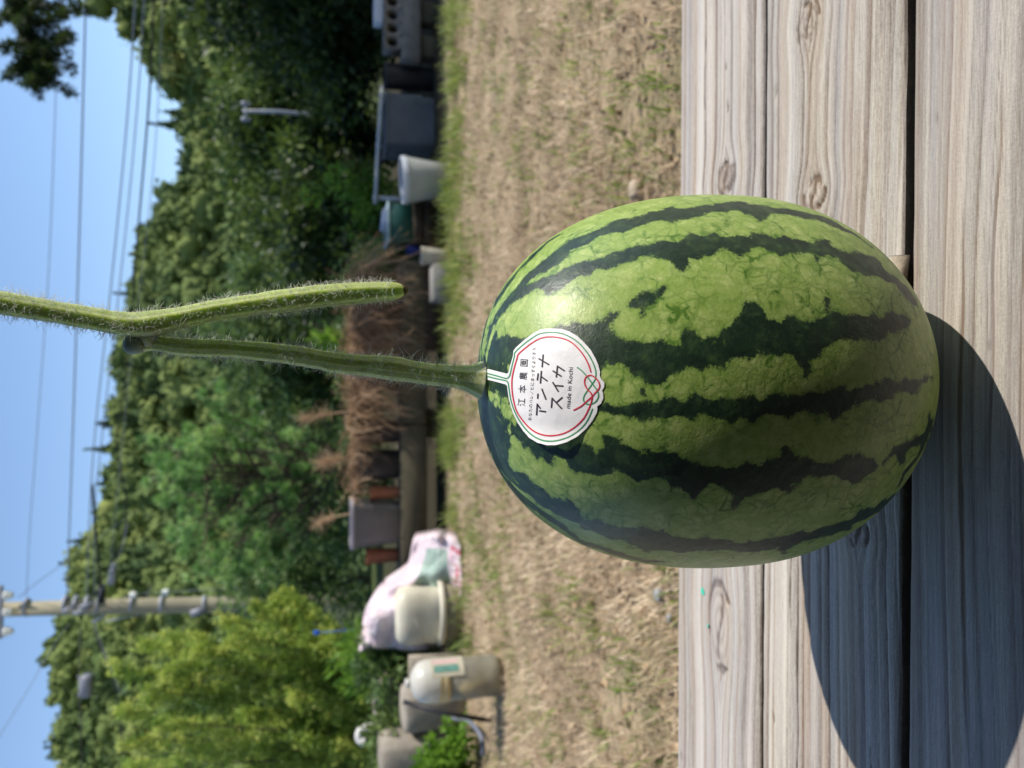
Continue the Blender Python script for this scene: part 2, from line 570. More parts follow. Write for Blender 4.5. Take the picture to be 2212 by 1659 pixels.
teal = simple('green_paint', (0.05, 0.55, 0.36), 0.5, 0.1, 30, 0)
farboard = [o for o in bench.children if o.name.startswith('plank')][0]
for (px, py, s) in ((1519, 1278, 0.0030), (1530, 1352, 0.0014)):
    c = on_plane(px, py, ZB)
    a = np.linspace(0, 2 * np.pi, 8)[:-1]
    rr = s * (0.75 + 0.5 * rng.random(7))
    P = np.stack([c[0] + rr * 1.2 * np.cos(a), c[1] + rr * np.sin(a), np.full(7, ZB + 0.0006)], -1)
    P = np.concatenate([P, [c + (0, 0, 0.0010)]])
    F = np.array([(k, (k + 1) % 7, 7) for k in range(7)])
    mk('paint_fleck', P, F, teal, farboard)

# ================================================================== the watermelon
MP = [0.0016008, 0.3850167, 0.1008957, 0.1352773, 0.1182115, -0.0193639, -0.0223602, 0.8764667, 1.0856063, 0.8719839, 0.9138780, 0.9323864]
mcx, mcy, mb, mat_, mab, mtx, mty, mnt, mnb, mmt, mmb, msq = MP
m_ax = np.array([math.sin(mtx), math.sin(mty), 0.0]); m_ax[2] = math.sqrt(1 - m_ax @ m_ax)
m_x = np.cross((0, 1, 0), m_ax); m_x /= np.linalg.norm(m_x)
m_y = np.cross(m_ax, m_x)
M_ROT = np.stack([m_x, m_y, m_ax])            # rows

def melon_raw(la, lo):
    sn, cs = np.sin(la), np.abs(np.cos(la))
    up = sn >= 0
    rr = np.where(up, cs ** mnt, cs ** mnb)
    zz = np.where(up, mat_ * np.abs(sn) ** mmt, -mab * np.abs(sn) ** mmb)
    # shallow dimple round the stalk
    zz = zz - 0.0022 * np.exp(-(rr * mb / 0.011) ** 2) * up
    Lc = np.stack([mb * rr * np.cos(lo), mb * msq * rr * np.sin(lo), zz], -1)
    return Lc @ M_ROT
NLO, NLA = 600, 380
la_ = np.linspace(-np.pi / 2, np.pi / 2, NLA)
lo_ = np.linspace(-1.5 * np.pi, 0.5 * np.pi, NLO, endpoint=False)
LA, LO = np.meshgrid(la_, lo_, indexing='ij')
raw = melon_raw(LA, LO)
M_OFF = np.array([mcx, mcy, ZB - raw[..., 2].min() - 0.0004])
MV = raw + M_OFF

def melon_lonlat(P):
    Lc = (np.asarray(P) - M_OFF) @ M_ROT.T
    lo = np.arctan2(Lc[..., 1] / msq, Lc[..., 0])
    lo = np.where(lo > 0.5 * np.pi, lo - 2 * np.pi, lo)
    z = Lc[..., 2]
    s = np.where(z >= 0, (np.clip(z / mat_, 0, 1)) ** (1 / mmt), -(np.clip(-z / mab, 0, 1)) ** (1 / mmb))
    return lo, np.arcsin(np.clip(s, -1, 1))

i, j = np.meshgrid(np.arange(NLA - 1), np.arange(NLO), indexing='ij')
MQ = np.stack([i * NLO + j, i * NLO + (j + 1) % NLO, (i + 1) * NLO + (j + 1) % NLO, (i + 1) * NLO + j], -1).reshape(-1, 4)
sub = 4
MVs = MV[::sub, ::sub].reshape(-1, 3)
na, no = MV[::sub, ::sub].shape[:2]
i, j = np.meshgrid(np.arange(na - 1), np.arange(no), indexing='ij')
Qs = np.stack([i * no + j, i * no + (j + 1) % no, (i + 1) * no + (j + 1) % no, (i + 1) * no + j], -1).reshape(-1, 4)
M_BVH = BVHTree.FromPolygons([tuple(v) for v in MVs], [tuple(q) for q in Qs])
CAM = Vector((0, 0, CZ))

def hit_melon(px, py):
    """Where the sight line through (px, py) meets the rind (nearest limb point if it misses)."""
    d = Vector(ray(px, py)).normalized()
    for k in range(80):
        h = M_BVH.ray_cast(CAM, d)
        if h[0] is not None:
            return np.array(h[0]), np.array(h[1])
        cx, cy = 1530.0, 825.0
        px += (cx - px) * 0.006; py += (cy - py) * 0.006
        d = Vector(ray(px, py)).normalized()
    raise RuntimeError('no hit')

def crop(ox, oy, s):
    return lambda pts: [((ox + x / s) / 1.8228, (oy + y / s) / 1.8228) for x, y in pts]
cA = crop(1850, 700, 1.0368)       # frames of reference the outlines were measured in
cB = crop(1900, 900, 3.318)
cC = crop(2600, 700, 3.318)
cD = crop(3200, 700, 3.318)
cE = crop(1850, 1220, 2.765)
cF = crop(1800, 1500, 3.318)
cG = crop(2300, 1900, 3.318)
cH = crop(2900, 1900, 3.318)
cI = crop(3300, 1600, 3.318)

# ---- the dark stripes, outlined on the visible side of the fruit
s1_up = cB([(5, 1560), (50, 1350), (120, 1220), (190, 1090), (320, 920), (460, 740), (540, 670), (660, 540), (800, 400), (980, 290), (1130, 180), (1300, 120), (1560, 0)]) + cA([(600, 178), (700, 152), (790, 130)]) + cC([(0, 405), (170, 370), (210, 400), (400, 400), (620, 350), (850, 320), (1070, 310), (1150, 350), (1280, 365), (1420, 360), (1500, 390), (1659, 415)]) + cD([(0, 480), (130, 500), (300, 580), (440, 670), (560, 740), (680, 830), (800, 925)])
s1_lo = cD([(760, 905), (620, 800), (500, 720), (330, 660), (200, 600), (0, 545)]) + cC([(1659, 470), (1430, 455), (1400, 500), (1350, 585), (1270, 580), (1230, 530), (1150, 480), (1000, 440), (840, 440), (760, 440), (560, 450), (440, 500), (300, 530), (150, 555), (0, 545)]) + cA([(700, 195), (640, 215)]) + cB([(1659, 60), (1540, 110), (1300, 230), (1180, 290), (1100, 370), (1050, 420), (960, 480), (860, 540), (680, 640), (580, 735)])
s2_up = cB([(660, 710), (760, 670), (900, 590), (1050, 530), (1280, 460), (1500, 380), (1659, 330)]) + cC([(0, 830), (220, 830), (400, 770), (420, 740), (480, 740), (500, 760), (640, 750), (720, 740), (800, 775), (900, 780), (1000, 770), (1170, 770), (1210, 740), (1320, 740), (1420, 780), (1540, 810), (1659, 790)]) + cD([(0, 860), (60, 820), (200, 840), (240, 900), (320, 960), (420, 980), (560, 960), (640, 1010), (740, 1040), (830, 1060), (900, 1120), (930, 1200), (1000, 1270), (1120, 1330), (1200, 1400), (1290, 1500), (1370, 1620)])
s2_lo = cD([(1330, 1720), (1280, 1640), (1220, 1560), (1150, 1480), (1080, 1400), (960, 1350), (860, 1290), (760, 1300), (650, 1260), (580, 1220), (480, 1170), (420, 1130), (330, 1060), (200, 1020), (100, 1030), (70, 1100), (0, 1000)]) + cC([(1659, 980), (1560, 1010), (1530, 990), (1420, 950), (1300, 930), (1200, 930), (1120, 960), (1080, 1020), (1030, 1050), (980, 990), (890, 950), (800, 950), (700, 980), (640, 990), (520, 1030), (420, 1090), (390, 1160), (300, 1190), (200, 1110), (110, 1050), (0, 1045)]) + cA([(700, 322), (610, 345)]) + cB([(1600, 560), (1560, 490), (1480, 500), (1390, 580), (1270, 600), (1200, 650), (1100, 690), (1000, 790), (930, 810), (850, 830), (820, 765), (700, 790), (600, 840), (480, 900), (380, 1000), (250, 1120), (170, 1240), (110, 1330), (70, 1420), (30, 1560)])
P12 = s1_up + s1_lo + s2_up + s2_lo
P3 = cE([(140, 540), (160, 470), (190, 540), (225, 530), (260, 420), (290, 310), (330, 280), (400, 310), (480, 330), (560, 340), (620, 325), (760, 240), (900, 215)]) + cA([(420, 600), (480, 600), (540, 590), (600, 560), (640, 520), (680, 490), (740, 460), (795, 450), (780, 490), (740, 510), (700, 560), (690, 540), (640, 530), (580, 560), (572, 600), (575, 640), (640, 670), (700, 680), (740, 670), (770, 680), (850, 670), (880, 612), (930, 640), (990, 645), (1060, 610), (1100, 580), (1110, 520), (1150, 515), (1200, 520), (1220, 580), (1260, 590), (1340, 570), (1400, 590), (1440, 575), (1455, 500), (1470, 540), (1510, 545), (1560, 570), (1600, 580), (1650, 560), (1700, 570), (1720, 540), (1740, 550), (1780, 560), (1800, 585), (1790, 605), (1700, 650), (1640, 660), (1600, 665), (1540, 660), (1480, 680), (1440, 700), (1440, 720), (1400, 750), (1370, 805), (1350, 780), (1310, 720), (1230, 710), (1150, 730), (1080, 740), (1010, 770), (940, 770), (880, 770), (830, 800), (780, 840), (720, 845), (708, 890), (694, 885), (715, 840), (712, 805), (670, 780), (600, 750), (560, 755), (530, 790), (420, 760), (300, 700), (220, 720)]) + cE([(440, 590), (300, 585), (230, 630), (170, 640), (130, 620)])
P4 = cE([(135, 800), (160, 825), (210, 880), (300, 900), (340, 940), (420, 950), (700, 950), (1000, 980)]) + cA([(530, 927), (640, 937), (690, 913), (760, 925), (840, 900), (920, 890), (1000, 905), (1060, 910), (1140, 900), (1240, 890), (1340, 885), (1400, 890), (1480, 870), (1540, 860), (1600, 855), (1660, 840), (1700, 835), (1780, 830), (1840, 822), (1890, 800), (1893, 822), (1800, 862), (1700, 890), (1620, 915), (1560, 925), (1500, 960), (1480, 987), (1460, 955), (1400, 950), (1320, 960), (1200, 965), (1150, 985), (1080, 997), (1050, 985), (980, 975), (880, 970), (800, 985), (700, 990), (620, 975), (540, 965)]) + cE([(1000, 1040), (700, 1030), (420, 1020), (310, 1005), (240, 960), (190, 910), (120, 860)])
P5 = cF([(310, 110), (340, 40), (420, 100), (540, 140), (600, 190), (680, 215), (860, 240), (1000, 400), (1000, 640), (1120, 800), (1180, 860), (1300, 870), (1400, 905), (1480, 910), (1530, 880), (1600, 860)]) + cA([(478, 1100), (520, 1117), (550, 1100), (560, 1063), (600, 1060), (630, 1090), (700, 1122), (760, 1125), (800, 1098), (830, 1120), (860, 1142), (900, 1160), (960, 1180), (1060, 1187), (1120, 1180), (1200, 1160), (1270, 1140), (1288, 1098), (1306, 1095), (1312, 1150), (1360, 1160), (1420, 1165), (1500, 1150), (1560, 1140), (1640, 1150), (1675, 1172), (1640, 1200), (1600, 1230), (1560, 1240), (1500, 1220), (1440, 1215), (1360, 1225), (1330, 1250), (1300, 1270), (1230, 1265), (1180, 1290), (1120, 1310), (1080, 1342), (1068, 1290), (1040, 1260), (990, 1255), (940, 1280), (910, 1315), (880, 1280), (820, 1260), (800, 1228), (760, 1215), (700, 1220), (690, 1242), (650, 1200), (620, 1190), (560, 1208), (510, 1203)]) + cF([(1659, 1220), (1600, 1190), (1540, 1180), (1500, 1120), (1450, 1040), (1400, 990), (1300, 1000), (1260, 1040), (1200, 1070), (1110, 990), (1050, 1000), (980, 930), (930, 860), (880, 850), (870, 790), (800, 740), (740, 700), (700, 710), (640, 670), (560, 570), (510, 440), (500, 370), (470, 300), (450, 230), (400, 180), (330, 120)])
H5 = cF([(530, 300), (570, 285), (700, 310), (800, 420), (760, 500), (740, 545), (690, 530), (620, 480), (560, 400), (530, 340)])
P6 = cF([(285, 280), (330, 480), (370, 610), (430, 690), (480, 800), (600, 980), (700, 1130), (830, 1230), (870, 1240), (950, 1340), (1100, 1400), (1130, 1420), (1240, 1490), (1380, 1560), (1450, 1540), (1500, 1580), (1560, 1650)]) + cG([(0, 480), (200, 510), (240, 540), (330, 560), (420, 560), (480, 580), (570, 570), (650, 600), (750, 590), (860, 600), (960, 620), (1040, 600), (1070, 640), (1150, 700), (1230, 710), (1350, 760), (1450, 765), (1560, 740), (1659, 740)]) + cH([(0, 780), (200, 775), (380, 740), (420, 750), (640, 690), (860, 630), (890, 660), (960, 655), (1080, 610), (1180, 560), (1340, 540), (1440, 510), (1560, 440), (1620, 380)]) + cI([(150, 1500), (260, 1420), (300, 1340), (340, 1360), (500, 1290), (650, 1190), (800, 1090), (860, 1085), (790, 1170), (600, 1330), (400, 1450), (200, 1540)]) + cH([(1500, 600), (1400, 640), (1200, 690), (1000, 740), (800, 800), (680, 870), (620, 970), (580, 890), (500, 860), (300, 890), (150, 920), (0, 890)]) + cG([(1500, 880), (1400, 880), (1250, 910), (1000, 870), (850, 870), (800, 890), (700, 850), (560, 770), (400, 740), (180, 670), (0, 600)]) + cF([(1150, 1655), (1100, 1620), (900, 1480), (700, 1310), (560, 1140), (470, 960), (370, 700), (310, 470), (285, 300)])
P7 = cF([(300, 520), (330, 680), (420, 900), (600, 1230), (900, 1540)]) + cG([(20, 770), (200, 820), (350, 870), (560, 960), (800, 1000), (1080, 1040), (800, 1040), (560, 990), (350, 930), (180, 870), (0, 815)]) + cF([(860, 1590), (560, 1240), (400, 930), (320, 700)])
P8 = cI([(700, 550), (820, 510), (960, 490), (1010, 400), (1080, 360), (1110, 370), (1170, 250), (1190, 130), (1235, 190), (1225, 300), (1180, 480), (1100, 570), (1020, 700), (880, 860), (800, 1050), (770, 1040), (860, 850), (980, 720), (1080, 560), (1060, 480), (930, 550), (860, 640), (860, 740), (800, 730), (740, 650), (660, 680), (580, 760), (565, 745), (650, 660)])
P9 = cB([(130, 1060), (180, 920), (340, 690), (490, 510), (640, 350), (850, 165), (1100, 20), (840, 200), (650, 385), (500, 530), (360, 720), (200, 940)])

polys_px = [(P12, 1), (P3, 1), (P4, 1), (P5, 1), (H5, -1), (P6, 1), (P7, 1), (P8, 1), (P9, 1)]
polys, bpts = [], []
for pts, sg in polys_px:
    pw = []
    m = len(pts)
    for k in range(m):
        a, b = pts[k], pts[(k + 1) % m]
        n_ = max(1, int(math.hypot(b[0] - a[0], b[1] - a[1]) / 5))
        for t in range(n_):
            f_ = t / n_
            pw.append((a[0] + (b[0] - a[0]) * f_, a[1] + (b[1] - a[1]) * f_))
    W3 = np.array([hit_melon(*p)[0] for p in pw])
    lo, la = melon_lonlat(W3)
    polys.append((lo, la, sg)); bpts.append(W3)
# stripes on the side turned away
for k, (c0, w0) in enumerate(((0.33, 0.10), (0.80, 0.13), (1.22, 0.09), (-4.42, 0.11), (-3.95, 0.12), (-3.52, 0.08))):
    t = np.linspace(-1.42, 1.47, 70)
    ctr = c0 + 0.05 * np.sin(t * 2.3 + k)
    wl = w0 * (0.7 + 0.6 * noise1(t, 50 + k, 0.16)); wr = w0 * (0.7 + 0.6 * noise1(t, 60 + k, 0.16))
    lo = np.r_[ctr - wl, (ctr + wr)[::-1]]; la = np.r_[t, t[::-1]]
    polys.append((lo, la, 1)); bpts.append(melon_raw(la, lo) + M_OFF)

def inside_poly(px, py, qx, qy):
    res = np.zeros(px.shape, bool)
    sel = (px >= qx.min()) & (px <= qx.max()) & (py >= qy.min()) & (py <= qy.max())
    x, y = px[sel], py[sel]
    c = np.zeros(x.shape, bool)
    n_ = len(qx)
    for k in range(n_):
        x0, y0, x1, y1 = qx[k], qy[k], qx[k - 1], qy[k - 1]
        if y0 == y1: continue
        cr = ((y0 > y) != (y1 > y)) & (x < (x1 - x0) * (y - y0) / (y1 - y0) + x0)
        c ^= cr
    res[sel] = c
    return res
flo, fla = LO.ravel(), LA.ravel()
dark = np.zeros(flo.shape, bool)
for lo, la, sg in polys:
    ins = inside_poly(flo, fla, lo, la)
    dark = dark | ins if sg > 0 else dark & ~ins
# round the stalk the stripes simply run together: carry them up from the shoulder
row = int(np.searchsorted(la_, 1.30))
D2 = dark.reshape(NLA, NLO)
D2[row:] = D2[row][None, :]
dark = D2.ravel()
MVf = MV.reshape(-1, 3)
allb = np.concatenate(bpts)
# keep only outline points that border light rind (two stripes that overlap share no edge)
kd = KDTree(len(allb))
for k, p in enumerate(allb): kd.insert(p, k)
kd.balance()
sd = np.full(len(MVf), 0.02, np.float32)
def mixed_edge():
    D = dark.reshape(NLA, NLO)
    e = np.zeros_like(D)
    e[:, :] |= D != np.roll(D, 1, 1)
    e[:, :] |= D != np.roll(D, -1, 1)
    e[1:] |= D[1:] != D[:-1]
    e[:-1] |= D[:-1] != D[1:]
    return e.ravel()
ek = np.nonzero(mixed_edge())[0]
kd2 = KDTree(len(ek))
for k, p in zip(ek, MVf[ek]): kd2.insert(p, int(k))
kd2.balance()
for k, p in enumerate(MVf):
    sd[k] = kd2.find(p)[2]
near = np.nonzero(sd < 0.004)[0]
for k in near:
    d0 = kd.find(MVf[k])[2]
    sd[k] = min(d0, sd[k] + 0.0008)
sd = np.where(dark, sd, -sd)

t = NT('watermelon_rind')
v = t.coord('Object')
w1 = t.n('TexNoise', i_Scale=70.0, i_Detail=3.0)
t.l(v, w1.inputs['Vector'])
wv = t.n('VectorMath', operation='MULTIPLY_ADD')
t.l(w1.outputs['Color'], wv.inputs[0]); wv.inputs[1].default_value = (0.011, 0.011, 0.011)
t.l(v, wv.inputs[2])
vw = wv.outputs[0]
sdn = t.attr('sd')
n1 = t.noise(v, 190.0, 5.0, 0.65)
n2 = t.noise(v, 850.0, 3.0, 0.6)
lobes = t.voro(vw, 120.0, 'F1')
e = t.math('ADD', sdn, t.math('MULTIPLY', t.math('SUBTRACT', lobes, 0.42), 0.0050))
e = t.math('ADD', e, t.math('MULTIPLY', t.math('SUBTRACT', n1, 0.5), 0.0044))
e = t.math('ADD', e, t.math('MULTIPLY', t.math('SUBTRACT', n2, 0.5), 0.0038))
dk = t.rng(e, -0.0009, 0.0009, 0, 1, True)
halo = t.rng(e, -0.0028, -0.0002, 0.0, 0.55, True)
# veins in the light bands: a net of darker green, strongest beside the stripes
cells = t.voro(vw, 78.0, 'DISTANCE_TO_EDGE')
cells2 = t.voro(vw, 150.0, 'DISTANCE_TO_EDGE')
vein = t.rng(cells, 0.0, 0.10, 1.0, 0.0, True)
vein2 = t.rng(cells2, 0.0, 0.16, 0.6, 0.0, True)
gate = t.rng(t.noise(v, 45.0, 2.0), 0.42, 0.66, 0.0, 1.0)
nearst = t.rng(sdn, -0.015, -0.002, 0.35, 1.0)
brk = t.rng(t.noise(v, 200.0, 3.0, 0.65), 0.38, 0.58, 0.0, 1.0)
vn = t.math('MULTIPLY', vein, t.math('MULTIPLY', t.math('ADD', t.math('MULTIPLY', gate, 1.1), 0.28), t.math('ADD', nearst, 0.2)), clamp=True)
vn = t.math('MULTIPLY', vn, brk)
lump = t.rng(t.voro(vw, 105.0, 'F1'), 0.2, 0.7, 0.0, 0.5, True)
fleck = t.math('MULTIPLY', t.rng(t.noise(v, 520.0, 3.0, 0.7), 0.56, 0.72, 0.0, 0.5), nearst)
vn2 = t.math('MULTIPLY', vein2, t.math('MULTIPLY', t.math('ADD', gate, 0.25), 0.75))
mott = t.noise(v, 330.0, 4.0, 0.7)
light = t.ramp(mott, [(0.25, (0.22, 0.31, 0.07)), (0.5, (0.365, 0.465, 0.14)), (0.8, (0.55, 0.62, 0.26))])
fibre = t.noise(t.coord('Object', (1.0, 1.0, 0.35), v), 900.0, 3.0, 0.6)
light = t.mix(t.rng(fibre, 0.35, 0.75, 0.0, 0.45), light, (0.25, 0.345, 0.055))
light = t.mix(t.math('MAXIMUM', lump, fleck), light, (0.19, 0.31, 0.045))
light = t.mix(t.math('MAXIMUM', vn, vn2), light, (0.075, 0.165, 0.02))
light = t.mix(t.math('MULTIPLY', halo, 0.5), light, (0.10, 0.22, 0.03))
dkm = t.noise(v, 120.0, 5.0, 0.7)
dcol = t.ramp(dkm, [(0.3, (0.006, 0.018, 0.010)), (0.52, (0.014, 0.036, 0.017)), (0.72, (0.042, 0.080, 0.030))])
dcell = t.rng(t.voro(vw, 190.0, 'F1'), 0.0, 0.5, 1.0, 0.0)
dgate = t.rng(t.noise(v, 75.0, 2.0), 0.5, 0.64, 0.0, 1.0)
dcol = t.mix(t.math('MULTIPLY', dcell, t.math('MULTIPLY', dgate, 0.8)), dcol, (0.05, 0.105, 0.03))
spot = t.math('MULTIPLY', t.rng(t.noise(v, 95.0, 2.5), 0.68, 0.74, 0.0, 1.0), t.rng(t.noise(v, 420.0, 2.0), 0.45, 0.6, 0.0, 1.0))
dcol = t.mix(spot, dcol, (0.13, 0.28, 0.03))
t.base(t.mix(dk, light, dcol))
t.set(Roughness=t.rng(n1, 0.3, 0.75, 0.36, 0.50))
t.p.inputs['Specular IOR Level'].default_value = 0.5
hb = t.math('ADD', t.math('MULTIPLY', n2, 0.6), t.math('MULTIPLY', mott, 0.8))
t.bump(t.math('ADD', hb, t.math('MULTIPLY', dk, t.math('MULTIPLY', dcell, 0.5))), 0.30, 0.0006)
rind_mat = t.m

melon = empty('watermelon', (mcx, mcy, ZB), 'striped green watermelon standing on the bench with a white sticker and hairy stalk', 'watermelon')
mk('rind', MVf, MQ, rind_mat, melon, True, {'sd': sd})

# ---- the sticker
def surf_pt(px, py, off):
    p, nrm = hit_melon(px, py)
    return p + nrm * off
def sticker_lift(x, y):
    d = max(0.0, (y - 1230 - 0.12 * (x - 900)) / 230.0)
    return 0.0004 + 0.0034 * min(1.0, d) ** 2
def st(x, y, extra=0.0):
    px, py = (1850 + x / 2.765) / 1.8228, (1220 + y / 2.765) / 1.8228
    return surf_pt(px, py, sticker_lift(x, y) + extra)

OUT = [(205, 643), (180, 668), (168, 720), (168, 742), (185, 757), (300, 785), (395, 812), (412, 828), (420, 890), (430, 960), (450, 1040), (480, 1130), (530, 1230), (600, 1310), (680, 1375), (780, 1422), (880, 1445), (980, 1445), (1080, 1420), (1180, 1370), (1270, 1290), (1340, 1200), (1383, 1120), (1391, 1080), (1388, 1050), (1430, 1018), (1455, 960), (1452, 905), (1440, 880), (1465, 840), (1465, 790), (1430, 750), (1415, 715), (1420, 680), (1400, 600), (1370, 530), (1320, 440), (1250, 360), (1170, 285), (1080, 235), (980, 210), (870, 205), (780, 215), (700, 255), (600, 330), (510, 410), (483, 445), (475, 510), (445, 610), (428, 680), (412, 696), (300, 668)]
ox = []
for k in range(len(OUT)):
    a, b = OUT[k], OUT[(k + 1) % len(OUT)]
    n_ = max(1, int(math.hypot(b[0] - a[0], b[1] - a[1]) / 22))
    for q in range(n_): ox.append((a[0] + (b[0] - a[0]) * q / n_, a[1] + (b[1] - a[1]) * q / n_))
oxa = np.array(ox)
gx, gy = np.meshgrid(np.arange(180, 1470, 30), np.arange(210, 1450, 30), indexing='ij')
gx, gy = gx.ravel().astype(float), gy.ravel().astype(float)
ins = inside_poly(gx, gy, oxa[:, 0], oxa[:, 1])
gpts = [(x, y) for x, y in zip(gx[ins], gy[ins]) if np.min(np.hypot(oxa[:, 0] - x, oxa[:, 1] - y)) > 14]
vv = [Vector(p) for p in ox] + [Vector(p) for p in gpts]
res = mgeo.delaunay_2d_cdt(vv, [], [list(range(len(ox)))], 1, 1e-4)
P2 = np.array([tuple(p) for p in res[0]])
F2 = [tuple(f) for f in res[2]]
top = np.array([st(x, y) for x, y in P2])
bot = np.array([st(x, y, -0.00022) for x, y in P2])
F2 = np.array([f for f in F2 if len(f) == 3])
c3 = np.cross(top[F2[:, 1]] - top[F2[:, 0]], top[F2[:, 2]] - top[F2[:, 0]])
flip = (c3 * (top[F2[:, 0]] - np.array((mcx, mcy, ZB + 0.12)))).sum(1) < 0
F2[flip] = F2[flip][:, ::-1]
n_ = len(P2)
edges = {}
for f in F2:
    for a, b in ((f[0], f[1]), (f[1], f[2]), (f[2], f[0])): edges[(a, b)] = 1
skirt = np.array([(b, a, a + n_, b + n_) for (a, b) in edges if (b, a) not in edges])
tp = NT('sticker_paper')
vp = tp.coord('Object')
crease = tp.noise(vp, 55.0, 3.0, 0.5)
tp.base(tp.ramp(crease, [(0.3, (0.72, 0.71, 0.72)), (0.7, (0.82, 0.81, 0.81))]))
tp.set(Roughness=0.42)
tp.bump(tp.math('ADD', crease, tp.math('MULTIPLY', tp.noise(vp, 2500.0, 2.0), 0.08)), 0.45, 0.002)
sticker = mk('sticker', np.concatenate([top, bot]), [F2, F2[:, ::-1] + n_, skirt], tp.m, melon, False)
for p_ in sticker.data.polygons: p_.use_smooth = True
sticker.data.set_sharp_from_angle(angle=R(40))

ink_green = simple('ink_green', (0.035, 0.26, 0.095), 0.45, 0.06, 60, 0)
ink_red = simple('ink_red', (0.58, 0.022, 0.045), 0.45, 0.06, 60, 0)
ink_black = simple('ink_black', (0.032, 0.027, 0.036), 0.5, 0.1, 60, 0)

def ribbon(paths, w, name, mat, parent, ex):
    V, F, n0 = [], [], 0
    for (pts, ww) in paths:
        pts = np.array(pts, float)
        if len(pts) > 2 and ww <= 0:
            ww = -ww
        d = np.r_[0, np.cumsum(np.hypot(*np.diff(pts, axis=0).T))]
        if len(pts) > 2:
            sp = smooth_path(np.c_[pts, np.zeros(len(pts))], max(3, int(d[-1] / 12)))[:, :2]
        else:
            k = max(2, int(d[-1] / 25) + 1)
            sp = np.stack([np.linspace(pts[0, 0], pts[1, 0], k), np.linspace(pts[0, 1], pts[1, 1], k)], -1)
        T = np.gradient(sp, axis=0); T /= np.linalg.norm(T, axis=1)[:, None] + 1e-9
        N = np.stack([-T[:, 1], T[:, 0]], -1)
        k = len(sp)
        for s in (-1, 1):
            for p, nn in zip(sp, N):
                V.append(st(p[0] + s * nn[0] * ww / 2, p[1] + s * nn[1] * ww / 2, ex))
        for q in range(k - 1):
            F.append((n0 + q, n0 + q + 1, n0 + k + q + 1, n0 + k + q))
        n0 += 2 * k
    V = np.array(V); F = np.array(F)
    c3 = np.cross(V[F[:, 1]] - V[F[:, 0]], V[F[:, 2]] - V[F[:, 0]])
    fl = (c3 * (V[F[:, 0]] - np.array((mcx, mcy, ZB + 0.12)))).sum(1) < 0
    F[fl] = F[fl][:, ::-1]
    return mk(name, V, F, mat, parent)

green = [([(187, 688), (300, 718), (390, 744), (420, 744), (438, 725), (448, 700), (470, 600), (493, 510), (503, 462), (600, 372), (700, 300), (770, 262), (880, 248), (980, 255), (1080, 290), (1180, 355), (1260, 440), (1320, 530), (1360, 620), (1375, 690), (1365, 760), (1330, 812), (1290, 870), (1250, 930), (1240, 980), (1265, 1017), (1310, 1028), (1370, 1000), (1402, 940), (1390, 880), (1340, 810), (1290, 740), (1230, 672), (1170, 625)], 13),
         ([(187, 720), (300, 750), (390, 768), (414, 778), (426, 800), (438, 880), (455, 980), (490, 1090), (540, 1190), (610, 1278), (700, 1348), (800, 1393), (900, 1410), (1000, 1400), (1100, 1367), (1200, 1300), (1280, 1205), (1340, 1073)], 13),
         ([(187, 682), (187, 727)], 10)]
red = [([(1320, 682), (1300, 610), (1250, 510), (1180, 420), (1100, 350), (1000, 310), (880, 297), (785, 310), (700, 352), (620, 411), (537, 485), (522, 530), (490, 640), (470, 740), (467, 840), (478, 950), (510, 1080), (560, 1170), (640, 1260), (740, 1325), (850, 1355), (950, 1355), (1050, 1330), (1150, 1270), (1240, 1180), (1290, 1090), (1318, 1020), (1335, 950), (1320, 905), (1280, 860), (1253, 800), (1262, 740), (1305, 713), (1350, 725), (1395, 770), (1415, 820), (1405, 860), (1370, 900), (1330, 945), (1280, 990), (1210, 1050), (1130, 1092)], 14)]
ribbon(green, 13, 'green_border', ink_green, sticker, 0.00012)
ribbon(red, 14, 'red_border', ink_red, sticker, 0.00017)
def k2(p): return ((1900 - 1850 + p[0] / 4.1475) * 2.765, (1300 - 1220 + p[1] / 4.1475) * 2.765)
strokes = [((893, 1387), (905, 1196)), ((900, 1203), (957, 1278)), ((934, 1314), (1046, 1328)),
           ((910, 1118), (916, 1034)), ((1047, 1133), (976, 953)),
           ((905, 820), (920, 704)), ((955, 872), (971, 664)), ((968, 758), (1070, 832)),
           ((982, 606), (1001, 399)), ((925, 464), (1096, 566)),
           ((1133, 1266), (1146, 1100)), ((1140, 1104), (1303, 1281)), ((1215, 1178), (1314, 1093)),
           ((1153, 847), (1247, 1003)), ((1188, 903), (1328, 913)),
           ((1212, 771), (1233, 579)), ((1226, 586), (1350, 668)), ((1153, 662), (1298, 756))]
ribbon([([k2(a), k2(b)], 16.0) for a, b in strokes], 16, 'product_lettering', ink_black, sticker, 0.00015)

